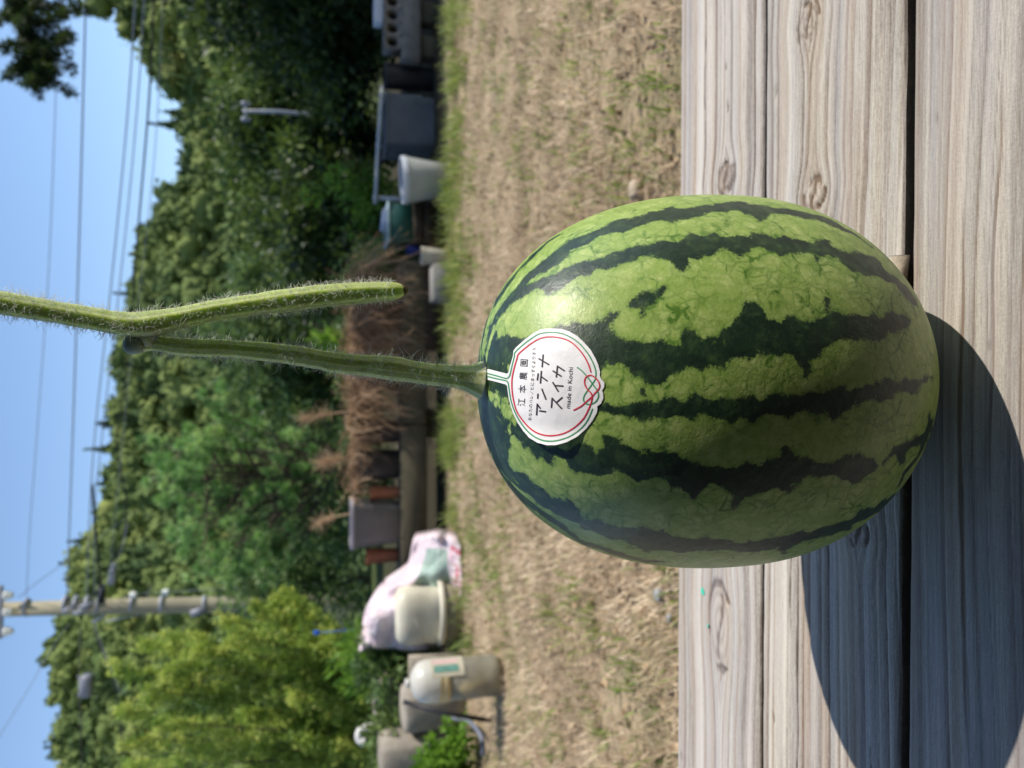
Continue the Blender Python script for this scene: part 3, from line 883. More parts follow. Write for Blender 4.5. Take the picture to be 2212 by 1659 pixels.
def print_text(body, p0, p1, size, name, widths=None):
    """Lettering laid along p0 -> p1 in the sticker's own plane; its letters share the run evenly."""
    p0, p1 = np.array(p0, float), np.array(p1, float)
    ex = (p1 - p0) / np.linalg.norm(p1 - p0)
    ey = np.array((ex[1], -ex[0]))
    if ey[0] > 0: ey = -ey
    V, F, n0 = [], [], 0
    items = [(c, p0 + (p1 - p0) * (k / max(1, len(body) - 1)), True) for k, c in enumerate(body)] if widths is None else [(body, p0, False)]
    for c, org, ctr in items:
        cu = bpy.data.curves.new('lettering', 'FONT')
        cu.body = c; cu.size = 1.0; cu.resolution_u = 3
        if ctr: cu.align_x = 'CENTER'
        ob = bpy.data.objects.new('lettering', cu)
        COL.objects.link(ob)
        dg = bpy.context.evaluated_depsgraph_get()
        dg.update()
        me = ob.evaluated_get(dg).to_mesh()
        co = np.array([tuple(v_.co) for v_ in me.vertices])[:, :2] if len(me.vertices) else np.zeros((0, 2))
        fs = [tuple(p_.vertices) for p_ in me.polygons]
        bpy.data.objects.remove(ob); bpy.data.curves.remove(cu)
        if not len(co): continue
        sx = sy = size
        if not ctr:
            sx = np.linalg.norm(p1 - p0) / co[:, 0].max()
        cy_ = 0.36 if ctr else 0.0
        for a, b in co:
            q = org + ex * a * sx + ey * (b - cy_) * sy
            V.append(st(q[0], q[1], 0.00015))
        F += [[n0 + z for z in f_] for f_ in fs]
        n0 += len(co)
    V = np.array(V)
    out = []
    ref = np.array((mcx, mcy, ZB + 0.12))
    for f_ in F:
        a, b, c = V[f_[0]], V[f_[1]], V[f_[2]]
        out.append(f_ if np.cross(b - a, c - a) @ (a - ref) > 0 else f_[::-1])
    return mk(name, V, out, ink_black, sticker)
print_text('江本農園', (572, 1003), (600, 578), 92, 'farm_lettering')
print_text('あなたのハレノヒにまっすぐよりそう', (661, 1184), (711, 430), 44, 'tagline_lettering')
print_text('made in Kochi', (1094, 1076), (1127, 627), 68, 'origin_lettering', widths=1)

# ---- stalk, vine and their hairs
t = NT('melon_stalk')
v = t.coord('Object')
rib = t.attr('rib')
col = t.ramp(rib, [(0.0, (0.31, 0.38, 0.11)), (0.5, (0.42, 0.485, 0.17)), (1.0, (0.63, 0.70, 0.30))])
col = t.mix(t.rng(t.noise(v, 110.0, 4.0), 0.45, 0.75, 0.0, 0.55), col, (0.30, 0.34, 0.115))
col = t.mix(t.attr('pale'), col, (0.52, 0.56, 0.28))
t.base(col)
t.set(Roughness=0.5)
t.p.inputs['Subsurface Weight'].default_value = 0.95
t.p.inputs['Subsurface Scale'].default_value = 1.0
t.p.inputs['Subsurface Radius'].default_value = (0.009, 0.011, 0.0045)
t.bump(t.noise(v, 700.0, 3.0), 0.25, 0.0006)
stalk_mat = t.m
t = NT('stalk_hair')
t.base((0.85, 0.87, 0.82)); t.set(Roughness=0.4)
tr = t.n('BsdfTranslucent'); tr.inputs['Color'].default_value = (0.8, 0.82, 0.75, 1)
mx = t.n('MixShader', i_0=0.45)
t.l(t.p.outputs[0], mx.inputs[1]); t.l(tr.outputs[0], mx.inputs[2]); t.l(mx.outputs[0], t.out.inputs['Surface'])
hair_mat = t.m
cut_mat = simple('vine_cut_end', (0.12, 0.085, 0.03), 0.8, 0.5, 300)
cap_mat = simple('stalk_end_wax', (0.25, 0.34, 0.26), 0.55, 0.2, 200)

cJ = crop(900, 900, 1.659)
cK = crop(0, 1000, 1.659)
top_c = melon_raw(np.array(np.pi / 2), np.array(0.0)) + M_OFF
stalk_px = cJ([(1655, 990), (1600, 982), (1500, 965), (1300, 948), (1100, 915), (900, 893), (700, 874), (500, 838), (300, 810), (0, 783)]) + cK([(1300, 612), (1150, 602), (1020, 585), (930, 590)])
stalk_w = [250, 190, 136, 138, 146, 132, 124, 118, 112, 110, 108, 108, 98, 92]
vine_px = cK([(-260, 285), (0, 322), (300, 372), (600, 424), (830, 462), (1000, 456), (1150, 425), (1400, 372), (1659, 333)]) + cJ([(300, 482), (600, 442), (900, 418), (1080, 408), (1140, 402)])
vine_w = [146, 148, 140, 138, 148, 158, 140, 128, 124, 142, 140, 124, 104, 66]
y_st = top_c[1]
ribf = lambda m, k, amp: (lambda a: 1 + amp * np.cos(a * k)[None, :] * np.ones((m, 1)))

def stem(name, px, w, ydepth, n, k, pale_from=None, hairs=1500, hlen=(0.002, 0.006), seed=1):
    r = np.random.default_rng(seed)
    P = np.array([at(x, y, yd) for (x, y), yd in zip(px, ydepth)])
    rad = np.array([ww / 1.659 / 1.8228 / 2 / FP * (yd * C_ + (CZ - p[2]) * S_) for ww, yd, p in zip(w, ydepth, P)])
    path = smooth_path(P, n)
    d = np.r_[0, np.cumsum(np.linalg.norm(np.diff(P, axis=0), axis=1))]
    rr = np.interp(np.linspace(0, d[-1], n), d, rad)
    rr = rr * (1.03 + 0.10 * (noise1(np.linspace(0, d[-1], n), seed + 4, 0.012) - 0.5) + 0.05 * (noise1(np.linspace(0, d[-1], n), seed + 5, 0.004) - 0.5))
    nseg = 60
    ph = noise1(np.linspace(0, 1, n), seed + 3, 0.3)[:, None] * 0.8
    prof = lambda a: 1 + 0.035 * np.cos(a[None, :] * k + ph) + 0.02 * np.cos(a[None, :] * (k * 2 + 1) - ph) + 0.012 * (noise2(np.linspace(0, 40, n)[:, None] + 0 * a[None], a[None] * 3 + 0 * ph, seed, 1.0) - 0.5)
    a = np.arange(nseg) * 2 * np.pi / nseg
    V, F = tube_mesh(path, rr, nseg, True, prof)
    ribv = 0.5 + 0.38 * np.cos(a[None, :] * k + ph) + 0.22 * np.cos(a[None, :] * (k * 2 + 1) - ph)
    pale = np.zeros((n, nseg))
    if pale_from is not None:
        pale = np.clip((pale_from - np.linspace(0, d[-1], n)) / pale_from, 0.4, 1)[:, None] + 0 * pale
    rb = np.r_[np.clip(ribv, 0, 1).ravel(), 0.5, 0.5]
    o = mk(name, V, F, stalk_mat, melon, True, {'rib': rb, 'pale': np.r_[pale.ravel(), 0, 0]})
    # hairs: tapering bent threads standing out from the skin
    T, N, B = frames(path)
    HV, HF, c = [], [], 0
    for h in range(hairs):
        f_ = r.uniform(0.02, 0.97)
        ii = min(int(f_ * n), n - 1)
        an = r.uniform(0, 2 * np.pi)
        nr = math.cos(an) * N[ii] + math.sin(an) * B[ii]
        base = path[ii] + nr * rr[ii] * 0.97
        clump = 0.55 + 0.9 * noise1(f_ * 9 + an * 0.4, seed + 9, 0.35)
        L = r.uniform(*hlen) * clump * (0.6 + 0.7 * r.random())
        dirv = nr + 0.55 * r.normal(size=3) * 0.7 + T[ii] * r.normal() * 0.35
        dirv /= np.linalg.norm(dirv)
        bend = r.normal(size=3) * 0.85
        pts = [base]
        for s in range(1, 5):
            dirv = dirv + bend * 0.32 + r.normal(size=3) * 0.26
            dirv /= np.linalg.norm(dirv)
            pts.append(pts[-1] + dirv * L / 4)
        pts = np.array(pts)
        w0 = r.uniform(0.00007, 0.00013)
        ws = w0 * np.array((1.0, 0.9, 0.75, 0.55, 0.2))
        s1 = np.cross(dirv, (0.3, 1, 0.2)); s1 /= np.linalg.norm(s1) + 1e-9
        s2 = np.cross(dirv, s1)
        for q in range(5):
            for m in range(3):
                aa = m * 2.0944
                HV.append(pts[q] + ws[q] * (math.cos(aa) * s1 + math.sin(aa) * s2))
        for q in range(4):
            for m in range(3):
                m2 = (m + 1) % 3
                HF.append((c + q * 3 + m, c + q * 3 + m2, c + q * 3 + 3 + m2, c + q * 3 + 3 + m))
        c += 15
    mk('hair', np.array(HV), np.array(HF), hair_mat, o, False, kind='stuff')
    return o, path, rr

dep = [y_st] * len(stalk_px)
stalk, spath, srad = stem('stalk', stalk_px, stalk_w, dep, 170, 9, pale_from=0.010, hairs=2400, seed=11)
vdep = [y_st - 0.004] * len(vine_px)
vine, vpath, vrad = stem('vine', vine_px, vine_w, vdep, 190, 5, hairs=3800, hlen=(0.0016, 0.0045), seed=23)
ce = MB()
te = (vpath[-1] - vpath[-3]) / np.linalg.norm(vpath[-1] - vpath[-3])
ce.tube(np.array([vpath[-1] - te * 0.0006, vpath[-1] + te * 0.0008, vpath[-1] + te * 0.0022]), np.array((1.03, 0.96, 0.45)) * vrad[-1], 18)
ce.build('cut_end', cut_mat, vine)
# the waxy rounded end above the fork, the joint, and the dried cut at the vine's tip
capb = MB()
c0 = np.array(at(*cK([(855, 592)])[0], y_st)); c1 = np.array(at(*cK([(935, 590)])[0], y_st))
rc = 54 / 1.659 / 1.8228 / FP * 0.40
capb.tube(np.array([c0 + (c1 - c0) * f_ for f_ in (-0.62, -0.55, -0.35, 0.0, 0.5, 1.0)]), np.array((0.25, 0.6, 0.9, 1.06, 1.02, 0.9)) * rc, 24)
capb.build('stalk_end', cap_mat, stalk, True)
jb = MB()
a0 = np.array(at(*cK([(975, 590)])[0], y_st)); a1 = np.array(at(*cK([(960, 470)])[0], y_st - 0.003))
jb.tube(np.array([a0, a0 * 0.6 + a1 * 0.4, a1]), np.array((0.85, 0.95, 1.1)) * rc, 24)
nv = len(jb.V[0])
jb.build('joint', stalk_mat, stalk, True, {'rib': np.full(nv, 0.45), 'pale': np.full(nv, 0.2)})

# ================================================================== the ground
def ground_z(x, y):
    return 0.012 * (noise2(x, y, 71, 0.9) - 0.5) + 0.02 * (noise2(x, y, 72, 0.28) - 0.5)

t = NT('dry_lawn_soil')
v = t.coord('Object')
n_a = t.noise(v, 2.2, 4.0, 0.6)
n_b = t.noise(v, 38.0, 5.0, 0.7)
n_c = t.noise(t.coord('Object', (260.0, 90.0, 90.0)), 1.0, 3.0, 0.6)
straw = t.ramp(n_b, [(0.34, (0.085, 0.058, 0.034)), (0.5, (0.30, 0.215, 0.13)), (0.72, (0.55, 0.42, 0.265))])
straw = t.mix(t.rng(n_c, 0.35, 0.75, 0.0, 0.6), straw, (0.58, 0.46, 0.30))
straw = t.mix(t.rng(t.noise(v, 1.3, 3.0, 0.6), 0.5, 0.72, 0.0, 0.6), straw, (0.56, 0.43, 0.275))
green = t.mix(n_b, (0.045, 0.075, 0.018), (0.12, 0.17, 0.04))
lawn = t.mix(t.math('MULTIPLY', t.rng(n_a, 0.52, 0.68, 0.0, 1.0), 0.55), straw, green)
sep = t.n('SeparateXYZ'); t.l(v, sep.inputs[0])
bed = t.rng(sep.outputs['Y'], 4.55, 4.9, 0.0, 1.0, True)
soil = t.mix(n_b, (0.022, 0.017, 0.011), (0.075, 0.062, 0.036))
far_g = t.mix(n_a, (0.05, 0.085, 0.022), (0.10, 0.13, 0.04))
c = t.mix(bed, lawn, soil)
c = t.mix(t.rng(sep.outputs['Y'], 8.0, 14.0, 0.0, 1.0), c, far_g)
t.base(c); t.set(Roughness=0.92)
t.p.inputs['Specular IOR Level'].default_value = 0.15
t.bump(t.math('ADD', n_b, n_c), 0.6, 0.02)
ground_mat = t.m
gx = np.r_[np.linspace(-900, -6, 14)[:-1], np.linspace(-6, 6, 150), np.linspace(6, 900, 14)[1:]]
gy = np.r_[np.linspace(-60, -1.0, 6)[:-1], np.linspace(-1.0, 9.0, 130), np.array((11, 15, 22, 32, 60, 120, 300, 1500))]
X, Y = np.meshgrid(gx, gy, indexing='ij')
fadeg = np.clip((9 - np.abs(X)) / 3, 0, 1) * np.clip((9.5 - Y) / 2, 0, 1)
Z = ground_z(X, Y) * fadeg
n0, n1 = X.shape
i, j = np.meshgrid(np.arange(n0 - 1), np.arange(n1 - 1), indexing='ij')
q = np.stack([i * n1 + j, (i + 1) * n1 + j, (i + 1) * n1 + j + 1, i * n1 + j + 1], -1).reshape(-1, 4)
mk('ground', np.stack([X, Y, Z], -1), q, ground_mat, None, True, kind='structure')

def blades(P, H, W, lean, droop, r, n_seg=2, flat=None):
    """Grass blades as bent strips; returns verts, quads, per-vertex blade index."""
    n = len(P)
    az = r.uniform(0, 2 * np.pi, n)
    d = np.stack([np.cos(az), np.sin(az)], -1)
    sx = np.stack([-np.sin(az), np.cos(az), np.zeros(n)], -1)
    Vs = []
    for s in range(n_seg + 1):
        f = s / n_seg
        hor = lean * f + droop * f * f
        up = np.sqrt(np.clip(1 - (0.8 * hor) ** 2, 0.02, 1)) * f
        c_ = P + np.concatenate([d * (H * hor)[:, None], (H * up)[:, None]], 1)
        ww = (W * (1 - 0.85 * f))[:, None]
        Vs += [c_ - sx * ww, c_ + sx * ww]
    V = np.stack(Vs, 1).reshape(-1, 3)
    k = 2 * (n_seg + 1)
    base = np.arange(n)[:, None] * k
    F = np.concatenate([base + np.array([[2 * s, 2 * s + 1, 2 * s + 3, 2 * s + 2]]) for s in range(n_seg)], 0)
    return V, F, np.repeat(np.arange(n), k)

straw_mat = leafmat('dry_straw', (0.14, 0.09, 0.05), (0.58, 0.44, 0.28), (0.84, 0.70, 0.50), 0.7, 0.2)
grass_mat = leafmat('lawn_grass', (0.08, 0.13, 0.025), (0.20, 0.28, 0.055), (0.38, 0.42, 0.11), 0.55, 0.4)

# ---- dry thatch over the lawn
r = np.random.default_rng(301)
N = 60000
y = 1.25 + 3.3 * r.random(N) ** 0.9
x = (r.random(N) * 2 - 1) * (0.5 * y + 0.5)
keep = noise2(x, y, 302, 0.16) + 0.25 * r.random(N) > 0.42
x, y = x[keep], y[keep]
P = np.stack([x, y, ground_z(x, y) - 0.002], -1)
n = len(P)
V, F, bi = blades(P, r.uniform(0.018, 0.055, n), r.uniform(0.0009, 0.0022, n), r.uniform(0.3, 1.1, n), r.uniform(-0.1, 0.3, n), r)
tint = np.clip(0.5 + 0.32 * r.normal(size=n) + 0.7 * (noise2(x, y, 303, 0.22) - 0.5), 0, 1)
mk('dry_grass', V, F, straw_mat, None, False, {'tint': tint[bi]}, kind='stuff')

# ---- leaf litter and crumbs of earth among the straw
r = np.random.default_rng(305)
n = 3200
y = 1.3 + 3.2 * r.random(n); x = (r.random(n) * 2 - 1) * (0.5 * y + 0.3)
c0 = np.stack([x, y, ground_z(x, y) + r.uniform(0.002, 0.012, n)], -1)
a = r.normal(size=(n, 3)) * (1, 1, 0.45); a /= np.linalg.norm(a, axis=1)[:, None]
b = np.cross(a, r.normal(size=(n, 3)) * 0.4 + (0, 0, 1)); b /= np.linalg.norm(b, axis=1)[:, None]
s = r.uniform(0.005, 0.017, n)[:, None]
V = np.stack([c0 - a * s, c0 + b * s * 0.5 + (0, 0, 0.002), c0 + a * s, c0 - b * s * 0.5 + (0, 0, 0.002)], 1).reshape(-1, 3)
mk('leaf_litter', V, np.arange(4 * n).reshape(-1, 4), leafmat('fallen_leaves', (0.05, 0.032, 0.018), (0.22, 0.135, 0.07), (0.52, 0.38, 0.22), 0.7, 0.1), None, False, {'tint': np.repeat(np.clip(r.random(n) * 1.1 - 0.05, 0, 1), 4)}, kind='stuff')

# ---- green weeds and grass: a fringe along the bed, tufts on the lawn
r = np.random.default_rng(311)
tufts = []
edge_y = lambda x: 4.34 + 0.10 * (x < -0.6) * 0 + 0.12 * noise1(x, 5, 0.5)
for _ in range(620):                      # the fringe
    x_ = r.uniform(-2.9, 2.9)
    if x_ < -1.0 and r.random() < 0.3: continue
    if noise1(x_, 77, 0.11) < 0.5 - 0.08 * (x_ > 0.3): continue
    tufts.append((x_, edge_y(x_) + abs(r.normal()) * 0.11 * (1 if r.random() < 0.5 else -2.4), r.uniform(0.045, 0.13), r.integers(8, 24)))
for _ in range(420):                      # scattered on the lawn
    y_ = 1.4 + 3.0 * r.random()
    tufts.append(((r.random() * 2 - 1) * (0.5 * y_ + 0.3), y_, r.uniform(0.02, 0.055), r.integers(5, 16)))
for (px, py, Y_, h_, n_) in ((1180, 100, 0, 0.07, 26), (1100, 150, 0, 0.06, 30), (1185, 240, 0, 0.07, 22), (1120, 365, 0, 0.05, 24), (1250, 440, 0, 0.06, 22), (1270, 300, 0, 0.05, 20), (1440, 190, 0, 0.10, 16), (1420, 375, 0, 0.05, 40), (1380, 270, 0, 0.05, 26), (1230, 1300, 0, 0.08, 46), (1320, 1350, 0, 0.06, 40), (1260, 1330, 0, 0.06, 40), (1180, 1580, 0, 0.06, 26), (1300, 1590, 0, 0.06, 26), (1100, 1450, 0, 0.05, 22), (1040, 1180, 0, 0.08, 60), (1050, 1230, 0, 0.08, 60), (1060, 1290, 0, 0.07, 40), (1010, 1160, 0, 0.08, 60), (1090, 1160, 0, 0.07, 50), (990, 1340, 0, 0.14, 60), (1010, 1400, 0, 0.12, 50), (1000, 850, 0, 0.09, 34), (985, 920, 0, 0.10, 40), (980, 1010, 0, 0.10, 44), (975, 1080, 0, 0.11, 44), (1430, 1270, 0, 0.05, 20)):
    g_ = on_plane(px, py, 0.01)
    for _ in range(3):
        tufts.append((g_[0] + r.normal() * 0.07, g_[1] + r.normal() * 0.14, h_ * r.uniform(0.4, 1.1), n_ * r.uniform(0.2, 0.7)))
for x_ in np.linspace(-1.1, 0.0, 30):     # the greener patch by the pink bag
    tufts.append((x_ + r.normal() * 0.05, 3.7 + r.random() * 0.7, r.uniform(0.04, 0.08), 14))
PP, HH, TT = [], [], []
for (x_, y_, h_, n_) in tufts:
    n_ = int(n_)
    a = r.normal(size=(n_, 2)) * (0.018 + h_ * 0.22)
    px_, py_ = x_ + a[:, 0], y_ + a[:, 1]
    PP.append(np.stack([px_, py_, ground_z(px_, py_) - 0.003], -1))
    HH.append(h_ * r.uniform(0.5, 1.25, n_)); TT.append(np.full(n_, 0.3 + 0.4 * r.random()) + 0.16 * r.normal(size=n_))
PP = np.concatenate(PP); HH = np.concatenate(HH); TT = np.clip(np.concatenate(TT), 0, 1)
V, F, bi = blades(PP, HH, r.uniform(0.0018, 0.0045, len(PP)), r.uniform(0.1, 0.6, len(PP)), r.uniform(0.1, 0.5, len(PP)), r, 3)
mk('grass', V, F, grass_mat, None, False, {'tint': TT[bi]}, kind='stuff')

# ---- pebbles on the lawn
peb = simple('pebble_stone', (0.30, 0.30, 0.30), 0.7, 0.35, 40)
def rock_mesh(cen, sz, seed, sub=2):
    import bmesh
    bm = bmesh.new()
    bmesh.ops.create_icosphere(bm, subdivisions=sub, radius=1.0)
    V = np.array([tuple(v_.co) for v_ in bm.verts]); F = np.array([[v_.index for v_ in f.verts] for f in bm.faces])
    bm.free()
    r = np.random.default_rng(seed)
    k = r.normal(size=(6, 3)); ph = r.uniform(0, 6, 6)
    d = sum(np.sin(V @ k[m] * 1.6 + ph[m]) for m in range(6)) / 6
    V = np.sign(V) * np.abs(V) ** 0.48
    return V * (1 + 0.22 * d)[:, None] * np.array(sz) + np.array(cen), F
pebs = [(1425, 1285, 0.015, 'grey pebble at the bench edge, the larger of the pair beside a sprig of grass'), (1448, 1335, 0.009, 'small grey pebble lying by the bench edge, the smaller of the pair'),
        (1375, 408, 0.024, 'pale stone on the dry lawn close to the melon')]
for px, py, s, lb in pebs:
    g_ = on_plane(px, py, 0.008)
    V, F = rock_mesh(g_ + (0, 0, 0.002), (s, s * 0.8, s * 0.6), int(px))
    mk('pebble', V, F, peb if px > 1400 else simple('pale_stone', (0.46, 0.36, 0.26), 0.8), None, True, label=lb, cat='pebble', group='pebbles on the lawn')

# ================================================================== the hills
def q_to_z(px, d):
    q = px - 706.0
    return CZ - q * d / (1744.0 - 0.243 * q)
ridge_y = np.array([-700, -300, 0, 60, 110, 150, 180, 220, 250, 270, 300, 330, 360, 400, 440, 480, 520, 560, 620, 700, 830, 880, 930, 1000, 1060, 1110, 1180, 1250, 1300, 1400, 1500, 1590, 1659, 2000, 2500], float)
ridge_v = np.array([230, 190, 200, 208, 228, 285, 312, 350, 386, 402, 412, 415, 418, 414, 400, 350, 338, 312, 312, 295, 272, 266, 258, 262, 248, 220, 176, 158, 150, 148, 150, 148, 128, 120, 160], float)
ridge_d = np.array([80, 85, 90, 92, 95, 98, 100, 105, 110, 120, 140, 160, 180, 190, 195, 200, 200, 200, 205, 210, 215, 218, 220, 215, 205, 195, 185, 180, 175, 170, 165, 160, 155, 150, 150], float)
def hill_z(az_y, d):
    """Height of the wooded hill along the bearing through view row az_y, at distance d."""
    rv = np.interp(az_y, ridge_y, ridge_v); rd = np.interp(az_y, ridge_y, ridge_d)
    top = q_to_z(rv, rd) - 3.0 * (0.85 + rd / 500.0)
    s = np.clip((d - 26.0) / (rd - 26.0), 0, 1)
    z = top * (0.75 * s + 0.25 * s * s * (3 - 2 * s))
    z = np.where(d > rd, top * (1 - 0.35 * np.clip((d - rd) / 120.0, 0, 1)), z)
    return z + s * 2.5 * (noise2(az_y, d, 402, 160, 30) - 0.5)
hm = simple('forest_floor', (0.035, 0.05, 0.02), 0.95, 0.4, 0.4, 0)
ay = np.linspace(-700, 2400, 110); dd = np.r_[np.linspace(26, 230, 50), np.array((270, 330))]
A, D = np.meshgrid(ay, dd, indexing='ij')
Zh = hill_z(A, D) - 0.15
n0, n1 = A.shape
i, j = np.meshgrid(np.arange(n0 - 1), np.arange(n1 - 1), indexing='ij')
q = np.stack([i * n1 + j, (i + 1) * n1 + j, (i + 1) * n1 + j + 1, i * n1 + j + 1], -1).reshape(-1, 4)
mk('hills', np.stack([(829.5 - A) / FP * D * 1.03, D, Zh], -1), q, hm, None, True, kind='structure')

import bmesh
def ico(sub):
    bm = bmesh.new(); bmesh.ops.create_icosphere(bm, subdivisions=sub, radius=1.0)
    V = np.array([tuple(v_.co) for v_ in bm.verts]); F = np.array([[v_.index for v_ in f.verts] for f in bm.faces]); bm.free()
    return V, F
IV, IF = ico(2)
IV1, IF1 = ico(1)
def lumpy(seed, kind):
    r = np.random.default_rng(seed)
    if kind == 'conifer':
        V = IV.copy(); F_ = IF
        k = r.normal(size=(7, 3)) * 2.4; ph = r.uniform(0, 6, 7)
        d = sum(np.sin(V @ k[m] + ph[m]) for m in range(7)) / 7
        V = V * (1 + 0.42 * d + 0.10 * r.normal(size=len(V)))[:, None]
        h = np.clip((V[:, 2] + 1) / 2, 0, 1)
        V[:, :2] *= (1.25 * (1 - h) + 0.06)[:, None] * 0.75
        V[:, 2] = V[:, 2] * 1.9 + 0.4
    else:
        # a crown is a heap of uneven boughs
        VL, FL = [], []
        nb_ = 11
        for q_ in range(nb_):
            z_ = r.uniform(-0.55, 0.75); a_ = q_ * 2.4 + r.normal() * 0.4
            rad_ = math.sqrt(max(0.05, 1 - z_ * z_)) * r.uniform(0.45, 0.85)
            c_ = np.array((rad_ * math.cos(a_), rad_ * math.sin(a_), z_ * 0.8))
            s_ = r.uniform(0.28, 0.50)
            L_ = IV1 * (0.85 + 0.2 * r.normal(size=len(IV1)))[:, None] * s_ * (1, 1, 0.8)
            FL.append(IF1 + len(IV1) * q_); VL.append(L_ + c_)
        V = np.concatenate(VL); F_ = np.concatenate(FL)
    # ragged leaf sprays standing off the surface
    n = 420
    f = r.integers(0, len(F_), n)
    w = r.dirichlet((1, 1, 1), n)
    c = (V[F_[f]] * w[..., None]).sum(1) * r.uniform(0.94, 1.22, n)[:, None]
    nd = c / (np.linalg.norm(c, axis=1)[:, None] + 1e-9)
    a = r.normal(size=(n, 3)); a -= nd * (a * nd).sum(1)[:, None] * 0.6; a /= np.linalg.norm(a, axis=1)[:, None]
    b = np.cross(a, nd + 0.5 * r.normal(size=(n, 3))); b /= np.linalg.norm(b, axis=1)[:, None] + 1e-9
    s = r.uniform(0.07, 0.17, n)[:, None]
    LV = np.stack([c + a * s, c + b * s * 0.7, c - a * s, c - b * s * 0.7], 1).reshape(-1, 3)
    LF = np.arange(n * 4).reshape(-1, 4) + len(V)
    return np.concatenate([V, LV]), F_, LF
crowns = [lumpy(500 + k, 'broad') for k in range(7)] + [lumpy(520 + k, 'conifer') for k in range(3)]
t = NT('forest_leaves')
v = t.coord('Object')
col = t.ramp(t.attr('tint'), [(0.0, (0.045, 0.08, 0.032)), (0.35, (0.11, 0.155, 0.045)), (0.7, (0.21, 0.25, 0.068)), (1.0, (0.31, 0.31, 0.10))])
col = t.mix(t.rng(t.noise(v, 0.9, 4.0), 0.35, 0.7, 0.0, 0.55), col, t.mix(0.5, col, (0.022, 0.045, 0.016)))
t.base(col); t.set(Roughness=0.8)
t.p.inputs['Specular IOR Level'].default_value = 0.12
forest_mat = t.m

r = np.random.default_rng(431)
VV, TF, QF, TN, off = [], [], [], [], 0
count = 0
d_ = 27.0
while d_ < 232:
    step = 3.2 + d_ * 0.008
    wid = 1150.0
    nrow = int(2 * wid / FP * d_ / step) + 1
    for m in range(nrow):
        yy = 829.5 + (r.random() * 2 - 1) * wid
        rd = np.interp(yy, ridge_y, ridge_d)
        dd_ = d_ + r.normal() * 1.5
        if dd_ > rd + 4: continue
        z = float(hill_z(np.array(yy), np.array(dd_)))
        k = r.integers(0, 7) if r.random() < 0.94 else r.integers(7, 10)
        V, T3, Q4 = crowns[k]
        R_ = r.uniform(1.1, 3.3) * (0.85 + dd_ / 500)
        if k >= 7: R_ *= 0.7
        if dd_ < 65: R_ *= 0.7
        an = r.uniform(0, 6.28); ca, sa = math.cos(an), math.sin(an)
        Vr = np.stack([V[:, 0] * ca - V[:, 1] * sa, V[:, 0] * sa + V[:, 1] * ca, V[:, 2] * r.uniform(0.75, 1.5)], -1) * R_
        Vr += ((829.5 - yy) / FP * dd_ * 1.03, dd_, z + R_ * 0.55)
        VV.append(Vr); TF.append(T3 + off); QF.append(Q4 + off)
        base = np.clip(0.18 + 0.5 * float(noise2(np.array(yy), np.array(dd_), 441, 130.0, 22.0)) + 0.09 * r.normal(), 0.02, 0.95) if k < 7 else 0.12
        TN.append(np.clip(base + 0.06 * r.normal(size=len(Vr)), 0, 1))
        off += len(Vr); count += 1
    d_ += step * 0.92
# upright trees standing clear of the ridge
for (yy, v_, hh) in ((1612, 84, 4.5), (1118, 196, 3.4), (1085, 200, 3.0), (1050, 222, 3.6), (1012, 228, 3.6), (1570, 118, 3.0), (566, 284, 3.0), (545, 290, 3.4), (588, 290, 3.0), (905, 236, 2.8), (325, 330, 12.0), (300, 350, 9.0), (215, 318, 4.0)):
    rd = float(np.interp(yy, ridge_y, ridge_d))
    z = q_to_z(v_, rd)
    V, T3, Q4 = crowns[7 + int(yy) % 3]
    s = hh / 4.2
    sx_ = 0.8 if hh < 6 else 0.55
    Vr = V * (s * sx_ * 1.5, s * sx_ * 1.5, s) + ((829.5 - yy) / FP * rd * 1.03, rd, z - 2.3 * s)
    VV.append(Vr); TF.append(T3 + off); QF.append(Q4 + off); TN.append(np.full(len(Vr), 0.12)); off += len(Vr)
mk('forest', np.concatenate(VV), [np.concatenate(TF), np.concatenate(QF)], forest_mat, None, False, {'tint': np.concatenate(TN)}, kind='stuff')
print('forest crowns', count, 'verts', off)

# ================================================================== trees and shrubs in the garden
def leaf_cloud(r, centres, rad, n_per, ll, lw, tint_c, spread=1.0, upness=0.3, flat=1.0):
    """Leaf blades (folded lozenges) scattered round each clump centre."""
    C0 = np.repeat(np.asarray(centres, float), n_per, 0)
    Rr = np.repeat(np.broadcast_to(np.asarray(rad, float), (len(centres),)), n_per)
    n = len(C0)
    d = r.normal(size=(n, 3)); d /= np.linalg.norm(d, axis=1)[:, None]
    p = C0 + d * (Rr * r.random(n) ** 0.45 * spread)[:, None] * (1, 1, flat)
    a = d * 0.8 + r.normal(size=(n, 3)) * 0.7 + (0, 0, upness); a /= np.linalg.norm(a, axis=1)[:, None]
    b = np.cross(a, r.normal(size=(n, 3))); b /= np.linalg.norm(b, axis=1)[:, None] + 1e-9
    L = ll * r.uniform(0.6, 1.3, n)[:, None]; W_ = lw * r.uniform(0.6, 1.3, n)[:, None]
    V = np.stack([p, p + a * L * 0.5 + b * W_ * 0.5, p + a * L, p + a * L * 0.5 - b * W_ * 0.5], 1).reshape(-1, 3)
    F = np.arange(n * 4).reshape(-1, 4)
    tc = np.repeat(np.asarray(tint_c, float), n_per) + r.normal(size=n) * 0.10
    return V, F, np.repeat(np.clip(tc, 0, 1), 4)

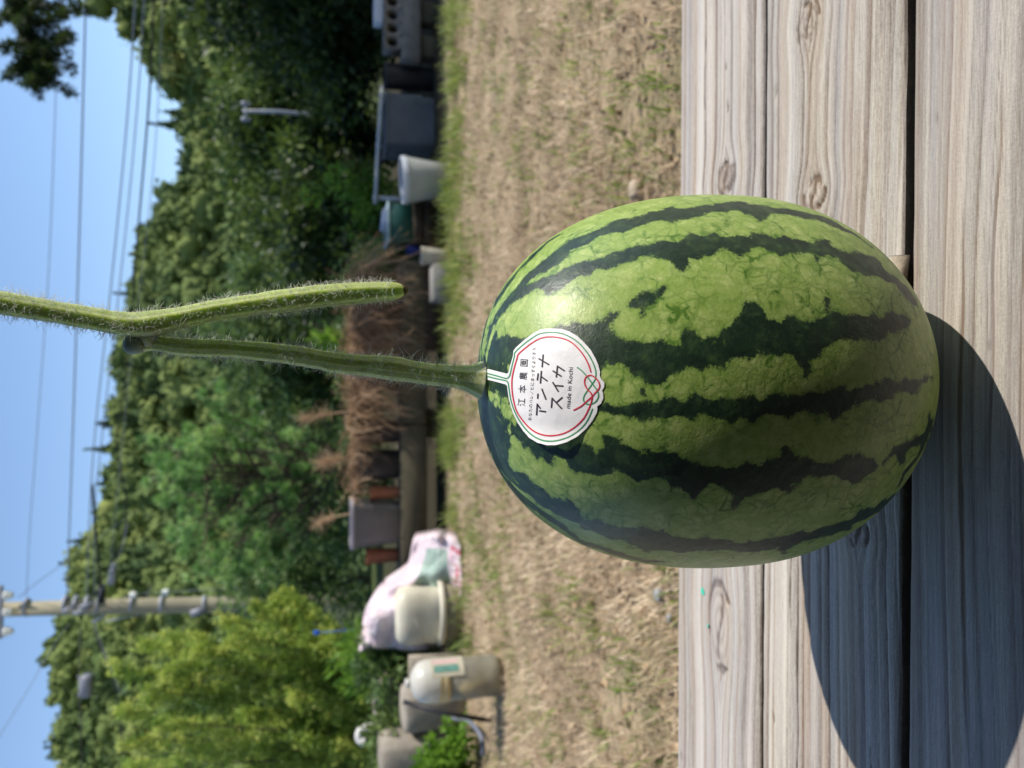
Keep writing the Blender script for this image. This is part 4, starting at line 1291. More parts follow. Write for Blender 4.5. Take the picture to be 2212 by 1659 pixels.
bark = simple('garden_bark', (0.10, 0.075, 0.05), 0.85, 0.4, 14, 0.5, 0.01)
leaf_dark = leafmat('dark_shade_leaves', (0.010, 0.026, 0.008), (0.028, 0.060, 0.016), (0.17, 0.25, 0.045), 0.5, 0.3)  # pale end of the tint paints sunlit leaf clusters, dark end deep shade
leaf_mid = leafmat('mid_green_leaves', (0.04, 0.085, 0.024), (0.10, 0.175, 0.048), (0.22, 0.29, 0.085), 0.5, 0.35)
leaf_gold = leafmat('golden_cypress_sprays', (0.085, 0.17, 0.026), (0.24, 0.38, 0.06), (0.54, 0.59, 0.13), 0.5, 0.35)
leaf_bright = leafmat('bright_weed_leaves', (0.07, 0.15, 0.015), (0.14, 0.28, 0.03), (0.25, 0.40, 0.06), 0.45, 0.45)
pine_mat = leafmat('pine_needles', (0.06, 0.16, 0.04), (0.20, 0.40, 0.10), (0.42, 0.58, 0.20), 0.45, 0.25)

def limbs(mb, base, centres, r, r0, n=9):
    """A tapered trunk with limbs reaching into the crown."""
    base = np.array(base, float); cen = np.mean(centres, 0)
    topc = np.array((cen[0], cen[1], base[2] + (cen[2] - base[2]) * 1.25))
    path = smooth_path([base + (0, 0, -0.03), base * 0.6 + topc * 0.4 + r.normal(size=3) * 0.04, topc], 14)
    mb.tube(path, np.linspace(r0, r0 * 0.25, 14), 9)
    idx = r.permutation(len(centres))[:n]
    for k in idx:
        s = path[r.integers(3, 12)]
        e = np.asarray(centres[k])
        m = (s + e) / 2 + (0, 0, 0.06) + r.normal(size=3) * 0.05
        mb.tube(smooth_path([s, m, e], 8), np.linspace(r0 * 0.38, r0 * 0.08, 8), 6)

def shrub(name, label, cat, cen, radii, n_clump, clump_r, n_per, ll, lw, mat, seed, group=None, tint=(0.5, 0.22), upness=0.3, trunk=0.03, base=None, flat=0.8, mat_trunk=None):
    r = np.random.default_rng(seed)
    cen = np.array(cen, float); radii = np.array(radii, float)
    d = r.normal(size=(n_clump, 3)); d /= np.linalg.norm(d, axis=1)[:, None]
    c = cen + d * radii * (r.random(n_clump) ** 0.4)[:, None] * (1 + 0.15 * r.normal(size=n_clump))[:, None]
    c[:, 2] = np.maximum(c[:, 2], 0.08)
    tc = tint[0] + tint[1] * r.normal(size=n_clump)
    V, F, tn = leaf_cloud(r, c, clump_r * r.uniform(0.6, 1.3, n_clump), n_per, ll, lw, tc, 1.0, upness, flat)
    b = base if base is not None else (cen[0], cen[1], 0.0)
    o = empty(name, b, label, cat, group)
    mb_ = MB(); limbs(mb_, b, c, r, trunk)
    mb_.build('trunk', mat_trunk or bark, o, True)
    mk('crown', V, F, mat, o, False, {'tint': tn}, kind='stuff')
    return o

# the tall conifer at the side of the garden, one branch hanging into view
r = np.random.default_rng(611)
con = empty('conifer_tree', (4.55, 5.75, 0.0), 'tall dark conifer at the garden side with one bough hanging into the sky', 'tree')
cc = []
for k in range(230):
    h = r.uniform(0.9, 4.4)
    rr = 1.75 * (1 - (h / 7.2) ** 2.2) * r.random() ** 0.4
    a = r.uniform(0, 2 * np.pi)
    cc.append((4.55 + rr * math.cos(a), 5.75 + rr * 0.62 * math.sin(a), h))
cc = np.array(cc)
cc = cc[~((cc[:, 0] < 3.05))]
V, F, tn = leaf_cloud(r, cc, 0.36, 130, 0.09, 0.022, 0.35 + 0.2 * r.normal(size=len(cc)), 1.0, -0.1, 0.7)
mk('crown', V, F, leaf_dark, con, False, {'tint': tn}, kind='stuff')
mb_ = MB(); limbs(mb_, (4.55, 5.75, 0), cc, r, 0.15, 24); mb_.build('trunk', bark, con, True)
Yb = 4.7
tw = smooth_path([(3.6, 5.1, 3.0), at(25, -60, Yb + 0.1), at(38, 30, Yb), at(58, 88, Yb - 0.05), at(90, 155, Yb - 0.1)], 40)
mb_ = MB(); mb_.tube(tw, np.linspace(0.034, 0.005, 40), 8)
twm = simple('twig_bark', (0.20, 0.15, 0.075), 0.8, 0.4, 50)
bough = mb_.build('bough', twm, con, True)
mb_ = MB(); SV, SC = [], []
side = []
for k in range(95):
    f = r.uniform(0.18, 1.0)
    p = tw[int(f * 39)]
    tx_, ty_ = r.uniform(-75, 70), r.uniform(-70, 95)
    scr = np.array((58, 60)) if f < 0.8 else np.array((70, 110))
    e = p + np.array((r.normal() * 0.13 - 0.06, r.normal() * 0.10, r.normal() * 0.13 - 0.05)) * (1.6 - 0.75 * f)
    pth = smooth_path([p, (p + e) / 2 + r.normal(size=3) * 0.015, e], 6)
    mb_.tube(pth, np.linspace(0.004, 0.0015, 6), 5)
    side += list(pth[1:])
# the long sprays at the bough's tip
for (px, py) in ((28, 150), (70, 168), (62, 182), (105, 160), (118, 118), (150, 72), (15, 165), (6, 105), (140, 30), (165, 20)):
    e = at(px, py, Yb - 0.1 + r.normal() * 0.04)
    s = tw[int(np.argmin(np.linalg.norm(tw - e, axis=1)))]
    pth = smooth_path([s, (s + e) / 2 + r.normal(size=3) * 0.012, e], 8)
    mb_.tube(pth, np.linspace(0.004, 0.0012, 8), 5)
    side += list(pth[2:])
mb_.build('twig', twm, bough, True)
V, F, tn = leaf_cloud(r, np.array(side), 0.018, 72, 0.036, 0.0068, 0.04 + 0.2 * r.normal(size=len(side)), 1.0, 0.1, 1.0)
mk('needles', V, F, leaf_dark, bough, False, {'tint': tn}, kind='stuff')

# shade trees and shrubs behind the bed, from the conifer towards the pole
G = 'trees and shrubs behind the garden bed'
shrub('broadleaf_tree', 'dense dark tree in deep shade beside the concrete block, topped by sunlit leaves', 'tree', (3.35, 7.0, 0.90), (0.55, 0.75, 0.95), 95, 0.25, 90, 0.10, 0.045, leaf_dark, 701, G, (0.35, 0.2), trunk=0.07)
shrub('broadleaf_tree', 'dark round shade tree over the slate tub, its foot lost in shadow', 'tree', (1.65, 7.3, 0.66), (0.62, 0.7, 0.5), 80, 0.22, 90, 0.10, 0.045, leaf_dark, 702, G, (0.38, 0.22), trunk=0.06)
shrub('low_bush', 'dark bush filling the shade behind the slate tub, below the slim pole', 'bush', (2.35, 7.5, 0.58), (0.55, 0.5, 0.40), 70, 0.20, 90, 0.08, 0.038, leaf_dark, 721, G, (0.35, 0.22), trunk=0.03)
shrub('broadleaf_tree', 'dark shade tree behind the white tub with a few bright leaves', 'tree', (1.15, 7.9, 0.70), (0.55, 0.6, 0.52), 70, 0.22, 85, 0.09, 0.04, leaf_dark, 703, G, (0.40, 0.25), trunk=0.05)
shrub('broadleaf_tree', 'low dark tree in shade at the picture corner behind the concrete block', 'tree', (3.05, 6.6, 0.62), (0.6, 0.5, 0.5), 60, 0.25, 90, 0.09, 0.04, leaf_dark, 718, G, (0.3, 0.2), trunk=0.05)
shrub('bushy_tree', 'olive green bushy tree further back between the shade trees and the pine', 'tree', (0.85, 11.5, 1.35), (0.85, 0.8, 1.1), 90, 0.34, 70, 0.12, 0.05, leaf_mid, 704, G, (0.42, 0.2), trunk=0.07)
shrub('bushy_tree', 'mid green bushy tree directly behind the melon stalk', 'tree', (0.05, 12.0, 1.2), (0.85, 0.8, 1.05), 90, 0.33, 70, 0.12, 0.05, leaf_mid, 705, G, (0.36, 0.2), trunk=0.07)
shrub('bushy_tree', 'dark green bushy tree behind the young pine', 'tree', (-1.35, 11.0, 0.9), (1.2, 0.8, 0.9), 100, 0.33, 70, 0.11, 0.05, leaf_mid, 706, G, (0.25, 0.16), trunk=0.07)
shrub('bushy_tree', 'green bushy tree at the foot of the utility pole', 'tree', (-3.4, 13.5, 1.2), (1.3, 0.8, 1.2), 100, 0.4, 70, 0.13, 0.055, leaf_mid, 707, G, (0.33, 0.18), trunk=0.08)
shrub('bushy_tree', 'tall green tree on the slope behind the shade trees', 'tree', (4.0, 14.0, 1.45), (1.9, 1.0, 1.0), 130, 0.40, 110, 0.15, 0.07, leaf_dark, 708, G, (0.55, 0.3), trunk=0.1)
shrub('low_bush', 'low sunny bush with pale leaves above the green crate', 'bush', (0.78, 6.3, 0.42), (0.34, 0.25, 0.30), 34, 0.13, 70, 0.05, 0.028, leaf_mid, 709, G, (0.72, 0.2), trunk=0.018)
shrub('low_bush', 'low bush with yellow green leaves behind the slate tub and white pipe', 'bush', (1.55, 6.25, 0.45), (0.30, 0.2, 0.26), 26, 0.12, 60, 0.05, 0.028, leaf_bright, 710, G, (0.35, 0.25), trunk=0.018)
shrub('low_bush', 'grey green low bush behind the straw heap and the vine tip', 'bush', (0.25, 6.4, 0.45), (0.40, 0.25, 0.30), 34, 0.13, 70, 0.05, 0.026, leaf_mid, 711, G, (0.55, 0.2), trunk=0.018)
shrub('low_bush', 'low dark bush behind the grey planter below the pine', 'bush', (-0.75, 6.2, 0.42), (0.55, 0.3, 0.32), 44, 0.14, 70, 0.05, 0.026, leaf_mid, 712, G, (0.22, 0.2), trunk=0.018)
shrub('leafy_weed', 'vivid green leafy weed between the cypress and the pink bag', 'weed', (-1.72, 4.9, 0.50), (0.20, 0.2, 0.22), 26, 0.10, 46, 0.085, 0.024, leaf_bright, 713, None, (0.55, 0.2), 0.5, trunk=0.012)
shrub('leafy_weed', 'dark green broad leaved weed between the water bottle and the jerry can', 'weed', (-1.62, 4.55, 0.30), (0.20, 0.15, 0.24), 24, 0.10, 40, 0.07, 0.035, leaf_mid, 714, None, (0.5, 0.22), 0.4, trunk=0.010)
shrub('leafy_weed', 'bright leafy weed in front of the standpipe tap', 'weed', (-1.90, 3.72, 0.16), (0.22, 0.12, 0.16), 30, 0.06, 40, 0.055, 0.028, leaf_bright, 715, None, (0.45, 0.2), 0.4, trunk=0.007)
shrub('leafy_weed', 'tangle of pale green weeds over the stones behind the water bottle', 'weed', (-1.98, 4.25, 0.36), (0.22, 0.12, 0.20), 34, 0.08, 40, 0.06, 0.022, leaf_mid, 719, None, (0.75, 0.2), 0.5, trunk=0.008)
shrub('leafy_weed', 'yellow green weed at the picture corner below the cypress', 'weed', (-2.25, 4.1, 0.24), (0.16, 0.12, 0.22), 26, 0.08, 40, 0.06, 0.022, leaf_bright, 720, None, (0.3, 0.2), 0.5, trunk=0.008)
shrub('low_bush', 'dim low bush between the white tub and the green crate', 'bush', (0.95, 5.55, 0.20), (0.22, 0.14, 0.18), 20, 0.09, 50, 0.05, 0.03, leaf_mid, 716, None, (0.4, 0.2), trunk=0.010)
shrub('leafy_weed', 'young green weed with large shiny leaves behind the straw heap top', 'weed', (0.30, 5.5, 0.66), (0.06, 0.05, 0.11), 8, 0.06, 14, 0.10, 0.04, leaf_bright, 717, None, (0.8, 0.15), 0.7, trunk=0.008, base=(0.30, 5.5, 0.3))

# the golden cypress: ascending plumes
r = np.random.default_rng(731)
cy = empty('cypress_shrub', (-2.65, 5.6, 0.0), 'feathery yellow green cypress shrub with upswept plumes', 'shrub')
cs, cr, ct = [], [], []
mb_ = MB()
tips = [((262, 1440), (560, 1520)), ((276, 1537), (580, 1560)), ((322, 1388), (570, 1480)), ((373, 1376), (600, 1450)), ((432, 1378), (630, 1440)), ((500, 1338), (680, 1420)), ((560, 1308), (710, 1400)), ((610, 1290), (740, 1395)), ((634, 1284), (770, 1400)), ((296, 1600), (600, 1600)), ((288, 1657), (640, 1640)), ((330, 1490), (600, 1530)), ((380, 1440), (640, 1480)), ((360, 1560), (640, 1580)), ((440, 1400), (680, 1450)), ((470, 1480), (720, 1510)), ((430, 1620), (700, 1620)), ((520, 1370), (720, 1430)), ((540, 1540), (780, 1550)), ((590, 1430), (780, 1470)), ((620, 1350), (780, 1420)), ((650, 1500), (810, 1530)), ((680, 1600), (830, 1620)), ((300, 1750), (680, 1700)), ((480, 1740), (780, 1700)), ((700, 1400), (800, 1450)), ((560, 1640), (800, 1640))]
for (tp_, bp_) in tips:
    Y1 = 5.6 + r.normal() * 0.22
    e = at(*tp_, Y1); s = at(*bp_, 5.6 + r.normal() * 0.12)
    s0 = np.array((-2.65 + r.normal() * 0.12, 5.6, 0.05))
    pth = smooth_path([s0, s, e], 22)
    mb_.tube(pth, np.linspace(0.014, 0.003, 22), 5)
    for f in np.linspace(0.30, 1.0, 17):
        p = pth[int(f * 21)]
        for _ in range(4):
            a_ = r.uniform(0, 2 * np.pi)
            d_ = np.array((math.cos(a_), math.sin(a_), r.uniform(0.35, 1.3))); d_ /= np.linalg.norm(d_)
            ln = (0.20 * (1.12 - f) + 0.035) * r.uniform(0.5, 1.3)
            tint_ = 0.2 + 0.4 * f + 0.25 * r.normal()
            for g_ in (0.3, 0.65, 1.0):
                cs.append(p + d_ * ln * g_ + (0, 0, 0.03 * g_ * g_)); cr.append(0.030 * (1.25 - 0.6 * g_)); ct.append(tint_ + 0.15 * g_)
V, F, tn = leaf_cloud(r, cs, cr, 13, 0.036, 0.012, ct, 1.0, 0.45, 1.0)
mb_.build('branches', bark, cy, True)
mk('foliage', V, F, leaf_gold, cy, False, {'tint': tn}, kind='stuff')

# the young pine: needle tufts at the shoot ends
r = np.random.default_rng(741)
pine = empty('pine_tree', (-0.62, 6.4, 0.0), 'young pine with bright green needle tufts behind the grey planter', 'tree')
mb_ = MB()
pth = smooth_path([(-0.62, 6.4, -0.02), (-0.66, 6.4, 0.8), at(520, 1060, 6.4), at(385, 985, 6.4)], 30)
mb_.tube(pth, np.linspace(0.045, 0.010, 30), 9)
tuft, tdir = [], []
ends = [(470, 880), (390, 960), (340, 985), (360, 1015), (385, 1050), (420, 1010), (430, 940), (460, 985), (440, 1060), (400, 1110), (375, 1160), (430, 1140), (470, 1100), (500, 1050), (520, 1010), (540, 960), (555, 910), (500, 1180), (450, 1190), (530, 1130), (560, 1090), (590, 1050), (600, 990), (620, 940), (560, 1230), (600, 1180), (630, 1130), (590, 1220), (640, 1060), (400, 1030), (480, 930), (510, 1230), (440, 1220), (650, 1010), (545, 1180)]
for (px, py) in ends + [(a + r.normal() * 26, b + r.normal() * 26) for a, b in ends for _ in range(4)]:
    e = at(px, py, 6.4 + r.normal() * 0.28)
    s = pth[r.integers(8, 29)]
    if s[2] > e[2] + 0.1: s = pth[8]
    b_ = smooth_path([s, (s + e) / 2 + (0, 0, -0.03), e], 8)
    mb_.tube(b_, np.linspace(0.008, 0.003, 8), 5)
    for f in (1.0, 0.86):
        k = min(7, int(f * 7))
        tuft.append(b_[k]); d_ = b_[k] - b_[max(k - 2, 0)] + (0, 0, 0.05); tdir.append(d_ / (np.linalg.norm(d_) + 1e-9))
mb_.build('trunk', bark, pine, True)
tuft = np.array(tuft); tdir = np.array(tdir)
n_ = 70
C0 = np.repeat(tuft, n_, 0); D0 = np.repeat(tdir, n_, 0)
n = len(C0)
d_ = D0 * 0.6 + r.normal(size=(n, 3)) * 0.7; d_ /= np.linalg.norm(d_, axis=1)[:, None]
b_ = np.cross(d_, r.normal(size=(n, 3))); b_ /= np.linalg.norm(b_, axis=1)[:, None]
L = r.uniform(0.045, 0.09, n)[:, None]
V = np.stack([C0, C0 + d_ * L * 0.5 + b_ * 0.0034, C0 + d_ * L, C0 + d_ * L * 0.5 - b_ * 0.0034], 1).reshape(-1, 3)
tn = np.repeat(np.clip(np.repeat(0.5 + 0.32 * r.normal(size=len(tuft)), n_) + 0.1 * r.normal(size=n), 0, 1), 4)
mk('needles', V, np.arange(n * 4).reshape(-1, 4), pine_mat, pine, False, {'tint': tn}, kind='stuff')

# ================================================================== the bed: planters, pots and garden clutter
def xz(px0, px1, py0, py1, Y):
    """Extent in metres at distance Y of what the view shows between rows py0..py1 and columns px0 (top)..px1 (foot)."""
    a = at(px0, (py0 + py1) / 2, Y); b = at(px1, (py0 + py1) / 2, Y)
    l = at((px0 + px1) / 2, py1, Y); r_ = at((px0 + px1) / 2, py0, Y)
    return l[0], r_[0], b[2], a[2]

plastic_grey = simple('grey_planter_plastic', (0.105, 0.10, 0.095), 0.45, 0.15, 12, 0.1)
plastic_dark = simple('black_pot_plastic', (0.022, 0.021, 0.023), 0.5, 0.3, 10, 0.1)
plastic_white = simple('white_tub_plastic', (0.36, 0.375, 0.35), 0.5, 0.22, 9, 0.1)
slate = simple('slate_tub_plastic', (0.105, 0.112, 0.12), 0.7, 0.5, 5, 0.15)
concrete = simple('old_concrete', (0.20, 0.18, 0.155), 0.9, 0.35, 14, 0.4, 0.004)
concrete_d = simple('mossy_timber', (0.105, 0.088, 0.052), 0.9, 0.45, 7, 0.4, 0.006)
terra = simple('terracotta', (0.34, 0.13, 0.065), 0.8, 0.25, 14)
soil_m = simple('pot_soil', (0.035, 0.025, 0.017), 0.95, 0.5, 40, 0.5, 0.01)
cream = simple('cream_plastic', (0.62, 0.58, 0.45), 0.45, 0.3, 7, 0.08)
olive = simple('olive_bucket_plastic', (0.235, 0.205, 0.125), 0.55, 0.3, 8, 0.1)
pvc = simple('grey_white_pvc', (0.62, 0.60, 0.56), 0.45, 0.15, 20, 0.05)
brownwood = simple('dark_brown_boards', (0.045, 0.034, 0.02), 0.85, 0.4, 12, 0.3)

# the raised timber edging the pots stand on, with its blocks
Yp = 4.85
xl, xr, zb, zt = xz(866, 923, 850, 1262, Yp)
ed = empty('planter_shelf', (0, Yp, 0), 'long mossy timber shelf on blocks carrying the dark pots and straw', 'shelf')
x0 = at(890, 1275, Yp)[0]; x1 = at(890, 560, Yp)[0]
cut = x0
r = np.random.default_rng(801)
for k in range(2):
    xa = x0 + (x1 - x0) * k / 2 + 0.004; xb = x0 + (x1 - x0) * (k + 1) / 2 - 0.004
    MB().box((xa, Yp, zb + 0.002 * k), (xb, Yp + 0.34, zt - 0.003 * k), bevel=0.012).build('board', concrete_d, ed)
for xx in (x0 + 0.15, (x0 + x1) / 2, x1 - 0.15):
    MB().box((xx - 0.09, Yp + 0.10, -0.01), (xx + 0.09, Yp + 0.30, zb - 0.002), bevel=0.008).build('block', concrete_d, ed)
shelf_top = zt

def pot(name, label, px0, px1, py0, py1, Y, zfoot, mat, taper=0.78, square=None, rim=0.022, tilt=(0, 0), soil=True, group=None, n=36, rimmat=None, rz=0.0, depth=None):
    xl, xr, _, ztop = xz(px0, px1, py0, py1, Y)
    w = (xr - xl) / 2; cx = (xl + xr) / 2
    h = ztop - zfoot
    o = empty(name, (cx, Y + w, zfoot), label, 'pot' if 'pot' in name else name.split('_')[-1], group)
    mbp = MB()
    th = 0.006
    prof = [(w * taper * 0.96, 0.0), (w * taper, 0.006), (w * 0.965, h - rim - 0.004), (w * 0.965, h - rim)]
    inner = [(w * 0.93, h - rim), (w * taper * 0.9, 0.03)]
    mbp.lathe(prof + [(w * 0.93, h - rim + 0.0006), (w * 0.92, h - 0.05), (w * taper * 0.92, 0.02)], (cx, Y + w, zfoot), n, tilt, rz=rz, square=square)
    mbp.build('body', mat, o, True)
    mr = MB()
    mr.lathe([(w * 0.968, h - rim), (w, h - rim + 0.003), (w * 1.0, h - 0.003), (w * 0.985, h), (w * 0.925, h), (w * 0.925, h - rim)], (cx, Y + w, zfoot), n, tilt, rz=rz, square=square, close=(False, False))
    mr.build('rim', rimmat or mat, o, True)
    for c_ in o.children:
        c_.data.set_sharp_from_angle(angle=R(35))
    if soil:
        ms = MB()
        ms.lathe([(w * 0.92, h - 0.045), (w * 0.5, h - 0.038), (0.001, h - 0.035)], (cx, Y + w, zfoot), n, tilt, rz=rz, square=square, close=(False, False))
        ms.build('soil', soil_m, o, True)
    return o

rim_pale = simple('worn_pale_rim', (0.33, 0.31, 0.33), 0.5, 0.2, 20, 0.1)
pot('square_planter', 'grey square planter with a pale worn rim beside the pink bag', 757, 866, 1083, 1190, Yp + 0.0, shelf_top, plastic_grey, 0.80, 7.0, 0.024, rimmat=rim_pale, rz=R(12), n=48)
pot('plant_pot', 'black round pot under a dry grass tuft next to the grey planter', 772, 866, 968, 1046, Yp + 0.02, shelf_top, plastic_dark, 0.80, group='pots on the timber shelf')
pot('plant_pot', 'black pot half hidden by straw in the middle of the shelf', 776, 866, 905, 962, Yp + 0.05, shelf_top, plastic_dark, 0.85, group='pots on the timber shelf')
pot('plant_pot', 'small terracotta pot between the black pot and the grey planter', 800, 866, 1050, 1082, Yp + 0.08, shelf_top, terra, 0.8, group='pots on the timber shelf')
pot('plant_pot', 'terracotta pot showing past the far side of the grey planter', 792, 866, 1186, 1222, Yp + 0.1, shelf_top, terra, 0.8, group='pots on the timber shelf')
pot('plant_pot', 'dark pot buried under brown straw behind the stalk', 800, 880, 760, 850, Yp + 0.06, shelf_top - 0.02, plastic_dark, 0.85, group='pots on the timber shelf')
pot('plant_pot', 'dark pot at the right end of the straw below the vine tip', 800, 895, 620, 720, Yp + 0.06, shelf_top - 0.05, plastic_dark, 0.85, group='pots on the timber shelf')

# ---- dead plants: brown straw hanging over the pots, dry seed heads above
dry_mat = leafmat('dead_plant_straw', (0.07, 0.038, 0.018), (0.30, 0.175, 0.09), (0.58, 0.41, 0.25), 0.75, 0.15)
def dead_plant(label, py0, py1, z_top, n, Lr, seed, Y=Yp - 0.02, up=0.5, fall=1.0, tuft_=None, depth=0.2):
    r = np.random.default_rng(seed)
    V, F, T, c = [], [], [], 0
    xa = at(850, py1, Y)[0]; xb = at(850, py0, Y)[0]
    for k in range(n):
        x_ = xa + (xb - xa) * r.random()
        p = np.array((x_, Y + depth * r.random() + 0.05, z_top - 0.05 * r.random()))
        d = np.array((r.normal() * 0.5, -0.7 * abs(r.normal()) * 0.8, up * (0.3 + 0.9 * r.random())))
        L = r.uniform(*Lr); seg = 7
        w = r.uniform(0.0018, 0.0055)
        sd_ = np.array((1.0, r.normal() * 0.5, r.normal() * 0.2)); sd_ /= np.linalg.norm(sd_)
        tv = np.clip(0.5 + 0.25 * r.normal(), 0, 1)
        for s in range(seg + 1):
            f = s / seg
            V += [p - sd_ * w * (1 - 0.7 * f), p + sd_ * w * (1 - 0.7 * f)]; T += [tv, tv]
            d = d + np.array((r.normal() * 0.42, r.normal() * 0.22, -0.34 * fall + r.normal() * 0.26))
            d_ = d / np.linalg.norm(d)
            p = p + d_ * L / seg
            if p[2] < 0.02: p[2] = 0.02
        for s in range(seg): F.append((c + 2 * s, c + 2 * s + 1, c + 2 * s + 3, c + 2 * s + 2))
        c += 2 * (seg + 1)
    base = ((xa + xb) / 2, Y + 0.1, z_top - 0.05)
    o = empty('dead_plant', base, label, 'dead plant', 'dead plants on the timber shelf')
    mk('straw', np.array(V), np.array(F), dry_mat, o, False, {'tint': np.array(T)}, kind='stuff')
    for k in range(5):
        mb_ = MB()
        xx = xa + (xb - xa) * r.random()
        mb_.tube(smooth_path([(xx, Y + 0.12, z_top - 0.12), (xx + r.normal() * 0.03, Y + 0.1, z_top), (xx + r.normal() * 0.08, Y + 0.04, z_top + 0.06)], 7), np.linspace(0.006, 0.003, 7), 6)
        mb_.build('stem', dry_mat, o, True, {'tint': np.full(mb_.n, 0.55)})
    return o
dead_plant('brown straw heap of a dead plant hanging down behind the vine tip', 590, 720, 0.55, 430, (0.2, 0.6), 811)
dead_plant('thick heap of dead straw hanging behind the stalk', 715, 840, 0.575, 470, (0.2, 0.6), 812)
dead_plant('reddish brown dead stems hanging over the shelf left of the stalk', 830, 905, 0.55, 230, (0.2, 0.5), 813)
dead_plant('thin layer of dead straw lying along the top of the pots', 600, 1078, 0.60, 900, (0.10, 0.28), 814, up=0.15, fall=0.45)

def seed_head(label, px, py, qx, qy, seed, spread=0.09, n=190, Y=Yp + 0.1):
    r = np.random.default_rng(seed)
    e = at(px, py, Y); s = at(qx, qy, Y)
    o = empty('dry_seed_head', s, label, 'dry plant', 'dry seed heads above the pots')
    path = smooth_path([s, s * 0.5 + e * 0.5 + (0.012, 0, 0), e], 12)
    m_ = MB(); m_.tube(path, np.linspace(0.007, 0.003, 12), 6)
    m_.build('stem', dry_mat, o, True, {'tint': np.full(m_.n, 0.8)})
    V, F, T, c = [], [], [], 0
    ax = (e - s) / np.linalg.norm(e - s)
    for k in range(n):
        p = path[r.integers(6, 12)] + r.normal(size=3) * 0.006
        d = ax * 0.8 + r.normal(size=3) * 0.75; d /= np.linalg.norm(d)
        L = spread * r.uniform(0.5, 1.5)
        b = np.cross(d, r.normal(size=3)); b /= np.linalg.norm(b)
        tv = np.clip(0.88 + 0.12 * r.normal(), 0, 1)
        pts = [p, p + d * L * 0.5, p + d * L + (0, 0, -0.12 * L)]
        for s_ in range(3):
            w = 0.0013 * (1 - 0.3 * s_)
            V += [pts[s_] - b * w, pts[s_] + b * w]; T += [tv, tv]
        F += [(c, c + 1, c + 3, c + 2), (c + 2, c + 3, c + 5, c + 4)]; c += 6
    mk('spray', np.array(V), np.array(F), dry_mat, o, False, {'tint': np.array(T)}, kind='stuff')
seed_head('tall feathery dry seed head on a long pale stem above the straw', 655, 905, 790, 888, 821, 0.075)
seed_head('dry tuft like a shaving brush rising from the black pot', 700, 1000, 790, 985, 822, 0.085, 300)
seed_head('low dry twiggy spray leaning over the grey planter rim', 690, 1130, 765, 1110, 823, 0.07, 150)

# ---- shaded end: tubs, crates, blocks
Yr = 5.25
pot('round_tub', 'white plastic tub with a broad rim, tilted in the shade', 872, 985, 320, 424, 4.55, 0.0, plastic_white, 0.66, None, 0.034, (0, R(-4)), True, rimmat=simple('tub_rim', (0.48, 0.51, 0.56), 0.45, 0.1, 12, 0.05))
pot('square_tub', 'square slate grey tub in the shade between the white tub and the dark pot', 834, 932, 194, 320, Yr, 0.0, slate, 0.90, 9.0, 0.014, n=48, rz=R(3))
pot('plant_pot', 'black round pot in deep shade between the slate tub and the concrete block', 832, 930, 128, 186, Yr + 0.05, 0.0, plastic_dark, 0.82)
pot('plant_pot', 'small cream flower pot in the shade by the green crate', 912, 962, 530, 571, 4.72, 0.0, simple('cream_pot', (0.50, 0.47, 0.38), 0.6, 0.15, 12), 0.75)

# hollow concrete block on its side with three round holes
def holed_block():
    xl, xr, zb, zt = xz(829, 868, -12, 104, Yr)
    o = empty('concrete_block', ((xl + xr) / 2, Yr, zb), 'hollow concrete block with round holes lying on the lower block', 'concrete block')
    V, F, c = [], [], 0
    W_, H_ = xr - xl, zt - zb
    nh = 4
    cell = W_ / nh
    rad = 0.30 * H_
    D_ = 0.14
    for k in range(nh):
        cx, cz = xl + cell * (k + 0.5), (zb + zt) / 2
        m = 24
        a = np.arange(m) * 2 * np.pi / m
        ring = np.stack([cx + rad * np.cos(a), np.full(m, Yr), cz + rad * np.sin(a)], -1)
        sq = np.maximum(np.abs(np.cos(a)) / (cell / 2), np.abs(np.sin(a)) / (H_ / 2))
        outer = np.stack([cx + np.cos(a) / sq, np.full(m, Yr), cz + np.sin(a) / sq], -1)
        deep = ring + (0, D_ * 0.9, 0)
        V += [outer, ring, deep]
        q = np.arange(m); q2 = (q + 1) % m
        F += [np.stack([c + q, c + q2, c + m + q2, c + m + q], -1), np.stack([c + m + q, c + m + q2, c + 2 * m + q2, c + 2 * m + q], -1)]
        c += 3 * m
    m_ = MB()
    m_.add(np.concatenate(V), F)
    # shell: top, bottom, ends, back, and a floor to each hole
    e_ = 0.0
    P = np.array([(xl, Yr, zb), (xr, Yr, zb), (xr, Yr, zt), (xl, Yr, zt), (xl, Yr + D_, zb), (xr, Yr + D_, zb), (xr, Yr + D_, zt), (xl, Yr + D_, zt)])
    m_.add(P, [np.array([(3, 2, 6, 7), (0, 4, 5, 1), (1, 5, 6, 2), (0, 3, 7, 4), (4, 7, 6, 5)])])
    m_.build('body', concrete, o)
holed_block()
xl, xr, zb, zt = xz(868, 908, -20, 132, Yr)
o = empty('concrete_block', ((xl + xr) / 2, Yr - 0.02, 0), 'plain concrete block under the hollow one, standing on bricks', 'concrete block')
m_ = MB().box((xl, Yr - 0.03, zb), (xr, Yr + 0.16, zt - 0.001), bevel=0.006); m_.build('body', concrete, o)
for k in range(2):
    m_ = MB().box((xl + 0.05 + k * 0.24, Yr + 0.01, -0.01), (xl + 0.19 + k * 0.24, Yr + 0.13, zb - 0.001), bevel=0.004); m_.build('brick', concrete_d, o)
xl, xr, zb, zt = xz(809, 829, -14, 46, Yr + 0.02)
m_ = MB()
m_.lathe([(0.5 * (xr - xl) * 0.86, 0), (0.5 * (xr - xl), 0.012), (0.5 * (xr - xl), zt - zb), (0.5 * (xr - xl) - 0.01, zt - zb), (0.5 * (xr - xl) * 0.86 - 0.008, 0.008)], ((xl + xr) / 2, Yr + 0.09, zb + 0.001), 24, sq=0.6, square=6)
